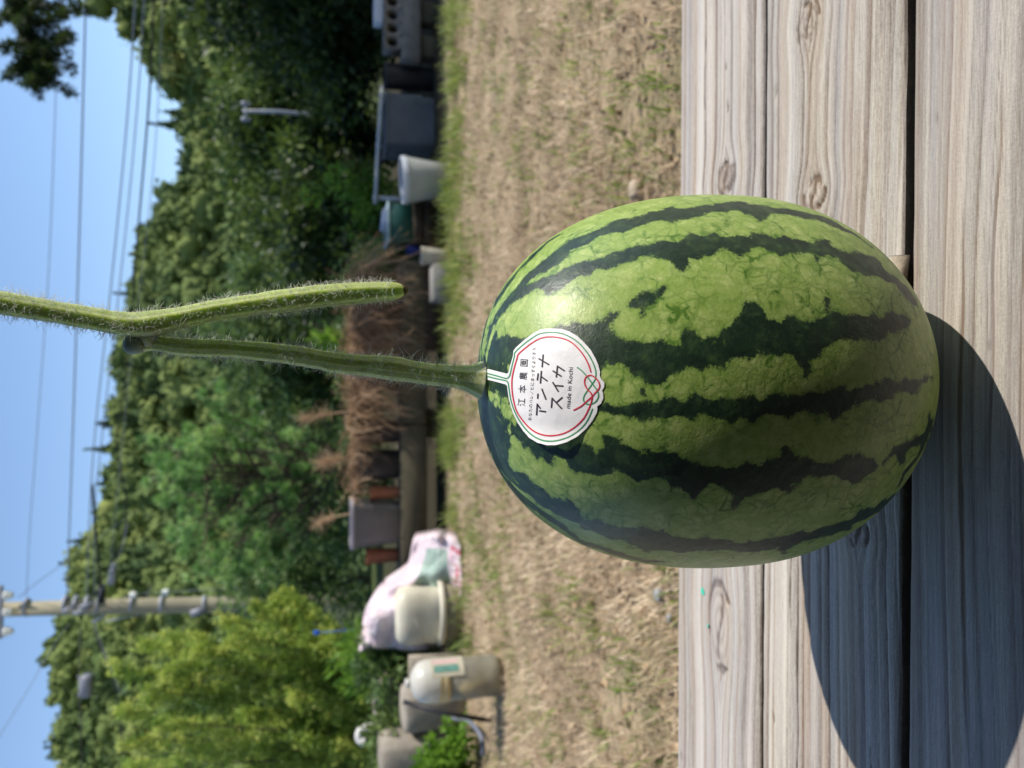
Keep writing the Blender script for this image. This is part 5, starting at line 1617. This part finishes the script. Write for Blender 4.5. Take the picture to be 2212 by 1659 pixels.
o = m_.build('plastic_tray', simple('white_tray_plastic', (0.55, 0.60, 0.70), 0.4, 0.1, 10), None, True); tag(o, 'small white plastic tray resting on the hollow concrete block', 'tray')
o.data.set_sharp_from_angle(angle=R(35))

# green crate and the things round it
Yc = 4.85
xl, xr, zb, zt = xz(838, 892, 440, 522, Yc)
crate = empty('green_crate', ((xl + xr) / 2, Yc, zb), 'dark green plastic crate with a pale rim on top of the brown box', 'crate')
gm = simple('green_crate_plastic', (0.012, 0.075, 0.055), 0.45, 0.25, 10, 0.1)
MB().box((xl, Yc, zb), (xr, Yc + 0.012, zt - 0.012)).build('side', gm, crate)
MB().box((xl, Yc + 0.25, zb), (xr, Yc + 0.262, zt - 0.012)).build('side', gm, crate)
MB().box((xl - 0.001, Yc + 0.013, zb), (xl + 0.011, Yc + 0.249, zt - 0.012)).build('side', gm, crate)
MB().box((xr - 0.011, Yc + 0.013, zb), (xr + 0.001, Yc + 0.249, zt - 0.012)).build('side', gm, crate)
MB().box((xl + 0.012, Yc + 0.013, zb + 0.002), (xr - 0.012, Yc + 0.249, zb + 0.012)).build('bottom', gm, crate)
m_ = MB(); zz = zt - 0.0115
for lo, hi in (((xl - 0.012, Yc - 0.012, zz), (xr + 0.012, Yc + 0.014, zz + 0.016)), ((xl - 0.012, Yc + 0.248, zz), (xr + 0.012, Yc + 0.274, zz + 0.016)), ((xl - 0.012, Yc + 0.0145, zz), (xl + 0.014, Yc + 0.2475, zz + 0.016)), ((xr - 0.014, Yc + 0.0145, zz), (xr + 0.012, Yc + 0.2475, zz + 0.016))):
    m_.box(lo, hi)
m_.build('rim', simple('crate_rim', (0.32, 0.44, 0.45), 0.45, 0.15, 12, 0.05), crate)
zc0 = zb
xl2, xr2, zb2, zt2 = xz(893, 948, 436, 526, Yc - 0.03)
o = empty('wooden_box', ((xl2 + xr2) / 2, Yc - 0.03, 0), 'dark brown wooden box under the green crate', 'box')
hgt = zc0 - 0.001
for k in range(3):
    MB().box((xl2, Yc - 0.03, 0.005 + k * hgt / 3), (xr2, Yc - 0.012, (k + 1) * hgt / 3 - 0.006 + (0.006 if k == 2 else 0))).build('board', brownwood, o)
MB().box((xl2 + 0.004, Yc - 0.0115, 0.0), (xr2 - 0.004, Yc + 0.26, hgt)).build('body', brownwood, o)
xl, xr, zb, zt = xz(824, 848, 455, 500, Yc + 0.12)
m_ = MB().box((xl, Yc + 0.06, zc0 + 0.013), (xr, Yc + 0.2, zt), bevel=0.012, tilt=(0, 0.10))
tag(m_.build('white_box', simple('white_box_card', (0.42, 0.44, 0.50), 0.6, 0.1, 10), None), 'pale box sticking out of the green crate', 'box')
xl, xr, zb, zt = xz(858, 880, 524, 548, Yc)
m_ = MB(); m_.lathe([(0.030, 0), (0.034, 0.01), (0.036, zt - zb + 0.02), (0.032, zt - zb + 0.02), (0.030, 0.01)], ((xl + xr) / 2, Yc + 0.05, 0.15), 20)
o = m_.build('blue_cup', simple('dark_blue_plastic', (0.02, 0.025, 0.16), 0.4, 0.2, 10), None, True); tag(o, 'dark blue plastic cup standing on a brown log by the green crate', 'cup')
m_ = MB(); p0 = at(915, 545, 4.98)
m_.tube(np.array([(0.22, 4.9, 0.075), (0.5, 4.91, 0.075), (0.88, 4.92, 0.075)]), np.array((0.072, 0.074, 0.072)), 18)
tag(m_.build('log', simple('brown_log', (0.06, 0.04, 0.024), 0.9, 0.4, 14, 0.4, 0.008), None, True), 'dark brown log lying in the shade under the blue cup', 'log')
xl, xr, zb, zt = xz(935, 985, 570, 650, 4.52)
o = MB().box((xl, 4.52, 0.0), (xr, 4.68, zt), bevel=0.008, rz=R(2)).build('concrete_brick', simple('pale_concrete', (0.235, 0.225, 0.20), 0.9, 0.3, 14, 0.4, 0.004), None)
tag(o, 'grey concrete brick at the grass edge below the vine tip', 'concrete block')
# dark boards closing the back of the bed under the straw
for k, (ya, yb, pv0, pv1) in enumerate(((575, 760, 905, 960), (300, 440, 940, 985))):
    xl, xr, zb, zt = xz(pv0, pv1, ya, yb, Yr + 0.5)
    o = MB().box((xl, Yr + 0.5, 0.0), (xr, Yr + 0.53, max(zt, 0.16)), bevel=0.004).build('bed_board', brownwood, None)
    tag(o, ('dark edging board in the shade behind the straw heap', 'dark edging board in the shade behind the white tub')[k], 'board', 'boards at the back of the bed')

# the pale pipe rail behind the bed
o = empty('pipe_rail', (1.15, 6.0, 0), 'long pale pipe rail on short posts behind the shaded tubs', 'rail')
ra, rb = at(811, 440, 6.0), at(826, 185, 6.0)
m_ = MB(); m_.tube(np.array([ra, (ra + rb) / 2 + (0, 0, 0.004), rb]), np.full(3, 0.016), 12); m_.build('pipe', pvc, o, True)
for f in (0.06, 0.5, 0.94):
    p = ra * (1 - f) + rb * f
    m_ = MB(); m_.tube(np.array([(p[0], 6.036, 0), (p[0], 6.036, p[2] + 0.02)]), np.full(2, 0.018), 10); m_.build('post', pvc, o, True)

# ---- sunlit end: bucket, jerry can, soil bag, bottle
Yk = 4.15
xl, xr, zb, zt = xz(952, 1003, 1262, 1412, Yk)
bw = (xr - xl) / 2; bc = (xl + xr) / 2
o = empty('round_bucket', (bc, Yk + bw, 0), 'olive bucket with a thick cream rim holding the cream jerry can', 'bucket')
m_ = MB(); m_.lathe([(bw * 0.86, 0), (bw * 0.88, 0.01), (bw * 0.98, zt - 0.03), (bw * 0.94, zt - 0.028), (bw * 0.84, 0.016)], (bc, Yk + bw, 0), 40); m_.build('body', olive, o, True)
m_ = MB(); m_.lathe([(bw * 0.98, zt - 0.034), (bw * 1.03, zt - 0.030), (bw * 1.03, zt - 0.002), (bw * 1.0, zt), (bw * 0.94, zt), (bw * 0.94, zt - 0.034)], (bc, Yk + bw, 0), 40, close=(False, False)); m_.build('rim', cream, o, True)
m_ = MB(); m_.lathe([(bw * 0.94, zt - 0.05), (0.002, zt - 0.05)], (bc, Yk + bw, 0), 40, close=(False, False)); m_.build('lid', olive, o, True)
# cream jerry can on it: rounded body, sunken waist, spout
xl, xr, zb, zt2 = xz(858, 948, 1280, 1404, Yk + 0.05)
jc = empty('jerry_can', ((xl + xr) / 2, Yk + 0.16, zt - 0.05), 'cream plastic jerry can with a moulded spout standing in the olive bucket', 'jerry can')
jw, jh = (xr - xl) / 2, zt2 - (zt - 0.049)
m_ = MB(); m_.lathe([(jw * 0.86, 0), (jw * 0.96, 0.014), (jw, 0.05), (jw * 0.97, jh * 0.45), (jw * 1.0, jh * 0.55), (jw, jh * 0.78), (jw * 0.94, jh * 0.92), (jw * 0.76, jh * 0.985), (0.002, jh)], ((xl + xr) / 2, Yk + 0.17, zt - 0.049), 44, sq=0.72, square=3.4, close=(True, False)); m_.build('body', cream, jc, True)
sp = at(912, 1372, Yk + 0.07)
m_ = MB(); m_.tube(np.array([sp + (0.0, 0.05, 0), sp + (0, 0.015, 0), sp + (0, -0.006, 0)]), np.array((0.030, 0.024, 0.022)), 18); m_.build('spout', cream, jc, True)
m_ = MB(); m_.tube(smooth_path([at(868, 1300, Yk + 0.12), at(885, 1318, Yk + 0.085), at(902, 1345, Yk + 0.075), at(912, 1372, Yk + 0.085)], 14), np.full(14, 0.022), 12); m_.build('handle', cream, jc, True)

# slumped soil bag, pink film with printed panels
t = NT('soil_bag_film')
v = t.coord('Object')
uu, vv_ = t.attr('bu'), t.attr('bv')
basec = t.mix(t.rng(t.noise(v, 16.0, 3.0), 0.35, 0.7, 0.0, 0.8), (0.72, 0.55, 0.58), (0.74, 0.68, 0.70))
def band(u0, u1, v0, v1):
    m1 = t.math('MULTIPLY', t.math('GREATER_THAN', uu, u0), t.math('LESS_THAN', uu, u1))
    m2 = t.math('MULTIPLY', t.math('GREATER_THAN', vv_, v0), t.math('LESS_THAN', vv_, v1))
    return t.math('MULTIPLY', m1, m2)
c = t.mix(band(0.50, 0.80, 0.10, 0.42), basec, t.mix(t.noise(v, 40.0, 2.0), (0.20, 0.34, 0.26), (0.45, 0.52, 0.46)))
c = t.mix(band(0.40, 0.72, 0.45, 0.58), c, (0.66, 0.54, 0.27))
c = t.mix(t.math('MULTIPLY', band(0.84, 0.97, 0.06, 0.56), t.math('GREATER_THAN', t.noise(v, 34.0, 1.0), 0.56)), c, (0.62, 0.06, 0.13))
t.base(c); t.set(Roughness=0.35)
t.bump(t.noise(v, 20.0, 5.0, 0.6, dist=1.2), 0.7, 0.03)
nu, nv = 46, 36
# (u runs down over the bag, v from its far end towards the cypress): rows of view points with distances
ctl = np.array([
    [at(888, 1165, 4.66), at(875, 1225, 4.68), at(812, 1275, 4.66), at(782, 1335, 4.62), at(775, 1400, 4.60)],
    [at(920, 1160, 4.40), at(900, 1225, 4.42), at(838, 1280, 4.45), at(800, 1335, 4.46), at(790, 1400, 4.48)],
    [at(942, 1158, 4.30), at(940, 1225, 4.30), at(885, 1285, 4.40), at(850, 1340, 4.46), at(842, 1400, 4.48)],
    [at(975, 1165, 4.24), at(975, 1225, 4.24), at(955, 1285, 4.34), at(930, 1340, 4.46), at(910, 1400, 4.48)],
    [at(998, 1175, 4.20), at(1002, 1230, 4.18), at(1000, 1292, 4.20), at(985, 1340, 4.46), at(960, 1400, 4.48)]])
def patch(ctl, nu, nv):
    A = np.array([smooth_path(ctl[k], nv) for k in range(ctl.shape[0])])
    return np.stack([smooth_path(A[:, k], nu) for k in range(nv)], 1)
Pg = patch(ctl, nu, nv)
U, Vv = np.meshgrid(np.linspace(0, 1, nu), np.linspace(0, 1, nv), indexing='ij')
wr = 0.055 * (noise2(U + 0.5 * Vv, Vv - 0.4 * U, 831, 0.16) - 0.5) + 0.018 * (noise2(U, Vv, 832, 0.07) - 0.5)
fold = 0.034 * np.abs(np.sin(9 * Vv + 5 * U + 3 * noise2(U, Vv, 833, 0.3)))
Pf = Pg + np.stack([0 * wr, -(wr + fold), wr * 0.5], -1)
Pf[..., 2] = np.maximum(Pf[..., 2], 0.012)
Pb = Pg + (0.02, 0.10, -0.02); Pb[..., 2] = np.maximum(Pb[..., 2] - 0.02, 0.004)
i, j = np.meshgrid(np.arange(nu - 1), np.arange(nv - 1), indexing='ij')
q = np.stack([i * nv + j, (i + 1) * nv + j, (i + 1) * nv + j + 1, i * nv + j + 1], -1).reshape(-1, 4)
nb = nu * nv
rimi = [k for k in range(nv)] + [k * nv + nv - 1 for k in range(1, nu)] + [(nu - 1) * nv + k for k in range(nv - 2, -1, -1)] + [k * nv for k in range(nu - 2, 0, -1)]
rimq = np.array([(rimi[k], rimi[(k + 1) % len(rimi)], rimi[(k + 1) % len(rimi)] + nb, rimi[k] + nb) for k in range(len(rimi))])
bag = mk('soil_bag', np.concatenate([Pf.reshape(-1, 3), Pb.reshape(-1, 3)]), [q, q[:, ::-1] + nb, rimq], t.m, None, True,
         {'bu': np.r_[U.ravel(), U.ravel()], 'bv': np.r_[Vv.ravel(), Vv.ravel()]})
tag(bag, 'crumpled pink soil bag with green and yellow print slumped over the shelf end', 'bag')

# water bottle: clear plastic, brown water, label panel
Yw = 3.12
a_, b_ = at(1000, 1530, Yw), at(1000, 1436, Yw)
wr_ = (b_[0] - a_[0]) / 2; wc = (a_[0] + b_[0]) / 2
zt = at(893, 1480, Yw)[2]
bo = empty('water_bottle', (wc, Yw + wr_, 0), 'large clear plastic bottle of brown water with a worn label, standing on the lawn', 'bottle')
H = zt
tg = NT('bottle_plastic')
tg.base((0.92, 0.93, 0.88)); tg.set(Roughness=0.12)
tg.p.inputs['Transmission Weight'].default_value = 0.86
tg.p.inputs['IOR'].default_value = 1.15
tg.bump(tg.noise(tg.coord('Object'), 14.0, 2.0), 0.3, 0.01)
tw_ = NT('brown_water')
tw_.base(tw_.ramp(tw_.noise(tw_.coord('Object'), 9.0, 3.0), [(0.3, (0.20, 0.15, 0.06)), (0.7, (0.46, 0.38, 0.20))]))
tw_.set(Roughness=0.2); tw_.p.inputs['Transmission Weight'].default_value = 0.35; tw_.p.inputs['IOR'].default_value = 1.25
tf = NT('frosted_shoulder'); tf.base((0.74, 0.72, 0.63)); tf.set(Roughness=0.35)
tf.p.inputs['Transmission Weight'].default_value = 0.35
m_ = MB(); m_.lathe([(wr_ * 0.80, 0.004), (wr_ * 0.93, 0.02), (wr_ * 0.96, 0.06), (wr_ * 0.92, 0.075), (wr_ * 0.96, 0.09), (wr_ * 0.96, H * 0.56), (wr_ * 0.91, H * 0.58)], (wc, Yw + wr_, 0.004), 40); m_.build('body', tg.m, bo, True)
m_ = MB(); m_.lathe([(wr_ * 0.76, 0.008), (wr_ * 0.90, 0.024), (wr_ * 0.90, H * 0.545)], (wc, Yw + wr_, 0.004), 40); m_.build('water', tw_.m, bo, True)
m_ = MB(); m_.lathe([(wr_ * 0.90, H * 0.58), (wr_, H * 0.60), (wr_, H * 0.65), (wr_ * 0.985, H * 0.655), (wr_, H * 0.66), (wr_, H * 0.70)], (wc, Yw + wr_, 0.004), 40, close=(False, False)); m_.build('band', simple('yellowed_plastic', (0.50, 0.41, 0.22), 0.35, 0.1, 12), bo, True)
m_ = MB(); m_.lathe([(wr_, H * 0.70), (wr_ * 1.0, H * 0.74), (wr_ * 0.97, H * 0.84), (wr_ * 0.86, H * 0.91), (wr_ * 0.62, H * 0.965), (wr_ * 0.34, H * 0.99), (wr_ * 0.2, H)], (wc, Yw + wr_, 0.004), 40, close=(False, True)); m_.build('shoulder', tf.m, bo, True)
m_ = MB(); m_.lathe([(wr_ * 0.20, 0), (wr_ * 0.20, 0.016), (wr_ * 0.17, 0.02), (0.002, 0.02)], (wc, Yw + wr_, H + 0.004), 24); m_.build('cap', pvc, bo, True)
# label panel curving round the sunny side, with green and red print bars
def panel(name, a0, a1, z0, z1, mat, rr):
    aa = np.linspace(R(a0), R(a1), 14)
    V = np.concatenate([np.stack([wc + rr * np.cos(aa), Yw + wr_ + rr * np.sin(aa), np.full(14, zz_)], -1) for zz_ in (z0, z1)])
    k = np.arange(13)
    mk(name, V, np.stack([k, k + 1, k + 15, k + 14], -1), mat, bo, True)
panel('label', -62, 30, H * 0.44, H * 0.80, simple('label_film', (0.50, 0.46, 0.35), 0.35, 0.1, 20, 0.05), wr_ * 1.006)
panel('green_print', -50, -30, H * 0.50, H * 0.77, simple('print_green', (0.13, 0.29, 0.24), 0.4, 0.6, 90, 0), wr_ * 1.012)
panel('red_print', -24, -8, H * 0.50, H * 0.78, simple('print_red', (0.60, 0.42, 0.40), 0.4, 0.1, 60, 0), wr_ * 1.012)

# leaning rod behind the bottle, wooden stake, tap standpipe, stones
m_ = MB(); m_.tube(np.array([at(872, 1516, 3.55), at(960, 1540, 3.45), at(1080, 1560, 3.42)]), np.full(3, 0.011), 10)
tag(m_.build('garden_rod', simple('black_rod', (0.015, 0.014, 0.014), 0.5, 0.2, 10), None, True), 'thin black rod leaning behind the water bottle', 'rod')
sa = at(884, 1455, 4.2)
m_ = MB(); m_.box((sa[0] - 0.11, 4.2, 0.0), (sa[0] + 0.09, 4.24, sa[2]), bevel=0.004)
tag(m_.build('wooden_board', simple('pale_board_wood', (0.36, 0.31, 0.24), 0.8, 0.3, 20, 0.3), None), 'pale weathered board standing upright behind the water bottle', 'board')
tp_ = empty('standpipe_tap', (at(850, 1580, 4.3)[0], 4.3, 0), 'white elbow tap on a grey standpipe by the cypress foot', 'tap')
p0 = at(800, 1572, 4.3)
m_ = MB(); m_.tube(np.array([(p0[0], 4.3, 0.0), (p0[0], 4.3, p0[2] - 0.005)]), np.full(2, 0.026), 16); m_.build('pipe', simple('grey_pipe', (0.22, 0.22, 0.26), 0.5, 0.2, 20), tp_, True)
el = smooth_path([(p0[0], 4.3, p0[2] - 0.03), (p0[0], 4.3, p0[2] + 0.02), (p0[0] - 0.012, 4.29, p0[2] + 0.058), (p0[0] - 0.048, 4.28, p0[2] + 0.060), (p0[0] - 0.064, 4.27, p0[2] + 0.03)], 20)
m_ = MB(); m_.tube(el, np.r_[np.full(4, 0.027), np.full(13, 0.023), np.full(3, 0.027)], 18); m_.build('elbow', pvc, tp_, True)
m_ = MB(); m_.lathe([(0.034, -0.02), (0.040, -0.018), (0.040, 0.018), (0.034, 0.02)], (p0[0], 4.3, p0[2] - 0.16), 20); m_.build('coupling', pvc, tp_, True)
stone_m = simple('pale_stone_block', (0.29, 0.255, 0.205), 0.9, 0.5, 9, 0.4, 0.006)
def stone(px, py, sx_, sy_, sz_, Y, seed, lb):
    c_ = at(px, py, Y)
    zc = max(c_[2], sz_ * 0.8)
    V, F = rock_mesh((c_[0], Y + 0.15, zc), (sx_, 0.13, sz_), seed, 3)
    V[:, 2] = np.maximum(V[:, 2], -0.01)
    # carried down to the ground
    low = V[:, 2] < zc - sz_ * 0.3
    V[low, 2] = V[low, 2] - (zc - sz_ * 0.8) * np.clip((zc - sz_ * 0.3 - V[low, 2]) / (sz_ * 0.5), 0, 1)
    tag(mk('garden_stone', V, F, stone_m, None, True), lb, 'stone', 'stones behind the bottle')
stone(842, 1520, 0.13, 0.1, 0.10, 4.45, 841, 'tall pale stone between the weeds above the bottle')
stone(850, 1648, 0.09, 0.1, 0.08, 4.0, 842, 'rounded pale stone at the picture corner past the tap')
stone(900, 1552, 0.10, 0.1, 0.07, 4.0, 843, 'cream coloured stone beside the black rod')
stone(905, 1600, 0.08, 0.1, 0.07, 4.1, 844, 'brown stone behind the standpipe')
# grey hose end on the ground by the tap
m_ = MB(); m_.tube(smooth_path([at(960, 1640, 3.5) * (1, 1, 0) + (0, 0, 0.02), at(985, 1600, 3.5) * (1, 1, 0) + (0, 0, 0.025), at(955, 1565, 3.7) * (1, 1, 0) + (0, 0, 0.05), at(930, 1575, 3.9) * (1, 1, 0) + (0, 0.1, 0.1)], 24), np.full(24, 0.011), 10)
tag(m_.build('garden_hose', simple('blue_grey_hose', (0.15, 0.16, 0.20), 0.5, 0.2, 20), None, True), 'blue grey hose end curling on the ground below the tap', 'hose')
# blue clip hanging in the weeds
c_ = at(685, 1362, 5.0)
m_ = MB(); m_.box(c_ + (-0.026, -0.006, -0.02), c_ + (0.0, 0.006, 0.022), bevel=0.005)
m_.tube(np.array([c_ + (-0.014, 0, -0.0205), c_ + (-0.012, 0.005, -0.25), (c_[0], 5.0, 0.0)]), np.full(3, 0.002), 6)
tag(m_.build('plant_marker', simple('blue_plastic', (0.02, 0.12, 0.60), 0.4, 0.1, 10), None), 'small bright blue plant marker among the weeds near the pink bag', 'plant marker')

# ================================================================== utility poles and wires
Yu = 16.0
pole_m = simple('pole_concrete', (0.30, 0.265, 0.175), 0.8, 0.25, 1.2, 0.2, 0.01)
steel = simple('galvanised_steel', (0.30, 0.31, 0.35), 0.45, 0.2, 3, 0.1)
porcelain = simple('white_porcelain', (0.82, 0.80, 0.74), 0.25, 0.08, 4, 0)
blackm = simple('black_cable', (0.012, 0.012, 0.013), 0.5, 0.2, 5, 0)
greybox = simple('grey_cable_box', (0.22, 0.22, 0.25), 0.5, 0.15, 5, 0.05)
pb, pt = at(720, 1302, Yu), at(-60, 1318, Yu)
pb_g = pb + (pb - pt) / (pt[2] - pb[2]) * (pb[2] - 0.0)
pole = empty('utility_pole', (pb_g[0], Yu, 0), 'tall concrete utility pole rising behind the cypress shrub', 'utility pole')
m_ = MB(); m_.tube(np.array([pb_g, pb, at(330, 1308, Yu), pt]), np.array((0.172, 0.162, 0.150, 0.128)), 22); m_.build('shaft', pole_m, pole, True)
ca = at(14, 1270, Yu - 0.17); cb_ = at(14, 1372, Yu - 0.17)
m_ = MB(); m_.box((cb_[0] - 0.05, Yu - 0.21, ca[2] + 0.06), (ca[0] + 0.05, Yu - 0.13, ca[2] + 0.13), bevel=0.006); m_.build('crossarm', steel, pole)
for py in (1286, 1322, 1364):
    p = at(14, py, Yu - 0.17)
    m_ = MB(); m_.lathe([(0.035, 0.058), (0.05, 0.04), (0.085, 0.03), (0.095, 0.0), (0.06, -0.02), (0.075, -0.05), (0.05, -0.09), (0.02, -0.12)], p, 18); m_.build('insulator', porcelain, pole, True)
for px, py, hw in ((58, 1298, 0.05), (142, 1318, 0.06), (165, 1320, 0.06), (190, 1314, 0.07), (215, 1302, 0.06), (350, 1300, 0.05), (442, 1300, 0.05), (286, 1300, 0.04)):
    p = at(px, 1305 if px > 100 else 1312, Yu)
    m_ = MB(); m_.lathe([(0.15, -0.032), (0.167, -0.028), (0.167, 0.028), (0.15, 0.032)], p, 22); m_.build('clamp', steel, pole, True)
for (a, b, rr) in (((135, 1322), (158, 1308), 0.055), ((160, 1326), (196, 1312), 0.075), ((200, 1344), (228, 1330), 0.06), ((228, 1342), (300, 1328), 0.028), ((170, 1312), (205, 1300), 0.05)):
    m_ = MB(); m_.tube(np.array([at(*a, Yu - 0.25), at(*b, Yu - 0.22)]), np.full(2, rr * 0.5), 12); m_.build('fitting', steel, pole, True)
m_ = MB(); m_.tube(np.array([at(412, 1326, Yu - 0.24), at(446, 1316, Yu - 0.22)]), np.full(2, 0.07), 16); m_.build('junction_box', greybox, pole, True)
m_ = MB(); m_.tube(np.array([at(455, 1326, Yu - 0.02), at(560, 1322, Yu - 0.02), at(700, 1319, Yu - 0.02)]), np.full(3, 0.035), 10); m_.build('conduit', blackm, pole, True)
m_ = MB(); m_.tube(np.array([at(218, 1300, Yu - 0.23), at(220, 1264, Yu - 0.25)]), np.full(2, 0.07), 14); m_.build('cable_joint', blackm, pole, True)
m_ = MB(); m_.tube(np.array([at(240, 1262, Yu - 0.4), at(246, 1218, Yu - 0.4)]), np.full(2, 0.06), 12); m_.build('cable_sleeve', steel, pole, True)

WG = 'overhead power and telephone lines'
def wire(label, pts, Ys, rad, mat=blackm, hang=None):
    P = [at(px, py, Y_) for (px, py), Y_ in zip(pts, Ys)]
    path = smooth_path(P, 46)
    m_ = MB(); m_.tube(path, np.full(46, rad), 6)
    o = m_.build('overhead_wire', mat, None, True)
    tag(o, label, 'power line', WG)
    return o
wm = simple('weathered_wire', (0.20, 0.22, 0.27), 0.6, 0.1, 5, 0)
wire('topmost thin wire crossing the open sky to the pole', [(57, 1292), (64, 1150), (88, 830), (107, 549), (124, 109), (140, -300)], [16, 15.2, 13.8, 12.6, 11.0, 9.8], 0.0056, wm)
wire('second wire from the sky side, darker, ending at the pole bracket', [(146, 1300), (147, 1226), (155, 1000), (170, 549), (185, 0), (193, -350)], [16, 15.5, 14.2, 12, 10, 9], 0.0112, wm)
wire('upper of the two close wires low in the sky', [(188, 1300), (190, 1200), (203, 960), (247, 549), (281, 175), (305, -250)], [16, 15.4, 14.2, 12.2, 10.5, 9.2], 0.0099, wm)
wire('lower of the two close wires low in the sky', [(204, 1300), (204, 1120), (214, 1000), (266, 549), (299, 198), (325, -250)], [16, 15.1, 14.4, 12.2, 10.6, 9.2], 0.0087, wm)
wire('thick dark cable grazing the ridge line', [(214, 1270), (262, 1170), (272, 1080), (252, 960), (262, 870), (278, 764), (294, 549), (322, 215), (332, 0), (340, -300)], [15.9, 15.2, 14.8, 14.2, 13.7, 13, 12, 10.6, 9.8, 8.9], 0.0136)
wire('lowest thin wire passing the lone valley tree', [(236, 1262), (270, 900), (321, 463), (341, 231), (362, -250)], [15.6, 13.6, 11.8, 10.8, 9.4], 0.0056, wm)
wire('short thick black cable running up to the pole joint', [(217, 1262), (210, 1180), (203, 1110), (200, 1050)], [15.8, 15.3, 14.9, 14.5], 0.0217)
wire('thin wire slanting down from the pole top over the ridge', [(40, 1290), (80, 1258), (140, 1215), (205, 1168), (300, 1100)], [16, 17, 19, 22, 26], 0.0074, wm)
wire('black cable sagging away from the pole over the dark wood', [(207, 1330), (206, 1366), (231, 1431), (246, 1477), (262, 1560), (270, 1720)], [15.9, 15.6, 15.2, 15, 14.6, 14], 0.0149)
wire('cable carrying a grey box beyond the pole', [(176, 1330), (172, 1400), (171, 1470), (174, 1560), (180, 1720)], [15.9, 15.4, 15, 14.5, 13.8], 0.0099)
wire('thin wire climbing from the ridge to the upper corner of the sky', [(150, 1345), (112, 1401), (60, 1490), (3, 1583), (-60, 1690)], [16, 15, 14, 13, 12], 0.0056, wm)
wire('slack wire slanting across the hill above the cable sleeve', [(262, 1500), (205, 1340), (230, 1255), (262, 1190), (275, 1130)], [15, 15.7, 15.3, 15.4, 15.8], 0.0062, wm)
wire('thin pale stay wire running down beside the pole past two white insulators', [(262, 1296), (290, 1284), (380, 1278), (480, 1272), (600, 1266), (706, 1262)], [15.8, 15.6, 15.5, 15.4, 15.2, 15], 0.0050, steel)
p = at(171, 1482, 14.9)
m_ = MB(); m_.box(p + (-0.19, -0.12, -0.22), p + (0.19, 0.12, -0.02), bevel=0.04)
for s in (-0.16, 0.16):
    m_.box(p + (s - 0.02, -0.02, -0.0195), p + (s + 0.02, 0.02, 0.03), bevel=0.004)
tag(m_.build('cable_box', greybox, None), 'grey cable box hanging from the line beyond the pole', 'cable box')
for (px, py, lb) in ((288, 1284, 'upper white insulator on the stay wire beside the pole'), (358, 1279, 'lower white insulator on the stay wire beside the pole')):
    p = at(px, py, 15.5)
    m_ = MB(); m_.lathe([(0.02, -0.07), (0.055, -0.05), (0.062, 0.0), (0.04, 0.014), (0.055, 0.035), (0.02, 0.07)], p, 18, (0, R(8)))
    tag(m_.build('stay_insulator', porcelain, None, True), lb, 'insulator', 'insulators on the stay wire')

# the small far pole with its pair of insulators
Yf = 12.3
k_ = Yf / 34.0
fpx = at(600, 241, Yf)[0]
fp = empty('steel_pole', (fpx, Yf, 0.0), 'slim grey steel pole with a small crossarm standing clear of the shade trees', 'utility pole')
m_ = MB(); m_.tube(np.array([(fpx - 0.01, Yf, -0.05), at(600, 241, Yf), at(524, 240, Yf)]), np.array((0.085, 0.08, 0.07)) * k_, 14); m_.build('shaft', steel, fp, True)
a_ = at(531, 226, Yf - 0.2 * k_); b_ = at(531, 256, Yf - 0.2 * k_)
m_ = MB(); m_.box((b_[0], Yf - 0.25 * k_, a_[2] - 0.05 * k_), (a_[0], Yf - 0.16 * k_, a_[2] + 0.05 * k_)); m_.build('crossarm', steel, fp)
for py in (224, 258):
    p = at(532, py, Yf - 0.2 * k_)
    m_ = MB(); m_.lathe([(0.05 * k_, 0.20 * k_), (0.10 * k_, 0.16 * k_), (0.11 * k_, 0.0), (0.06 * k_, -0.04 * k_), (0.08 * k_, -0.14 * k_), (0.04 * k_, -0.2 * k_)], p, 16); m_.build('insulator', steel, fp, True)

# ================================================================== unseen wall and eave behind the viewer, added to deepen the shade
shade_wall = empty('shade_wall', (0, -0.60, 0), 'dark timbered wall and eave, unseen behind the viewer, added to block sky light', 'shade_wall')
hw = simple('shade_wall_timber', (0.075, 0.058, 0.042), 0.8, 0.3, 6, 0.2)
hp = simple('shade_wall_plaster', (0.10, 0.09, 0.075), 0.9, 0.15, 4, 0.1)
for k in range(9):
    xa = -4.5 + k
    MB().box((xa + 0.004, -0.67, 0.40), (xa + 0.996, -0.62, 1.2), bevel=0.004).build('panel', hw, shade_wall)
    MB().box((xa + 0.004, -0.67, 1.204), (xa + 0.996, -0.62, 2.5), bevel=0.004).build('panel', hp, shade_wall)
    MB().box((xa - 0.05, -0.616, 0.0), (xa + 0.05, -0.53, 2.5)).build('post', hw, shade_wall)
MB().box((-4.6, -0.67, 0.0), (4.6, -0.63, 0.396)).build('skirting', hp, shade_wall)
for k in range(7):
    MB().box((-4.6, -0.95 + k * 0.125, 2.56 - k * 0.022), (4.6, -0.95 + k * 0.125 + 0.122, 2.585 - k * 0.022), bevel=0.004).build('eave_board', hw, shade_wall)
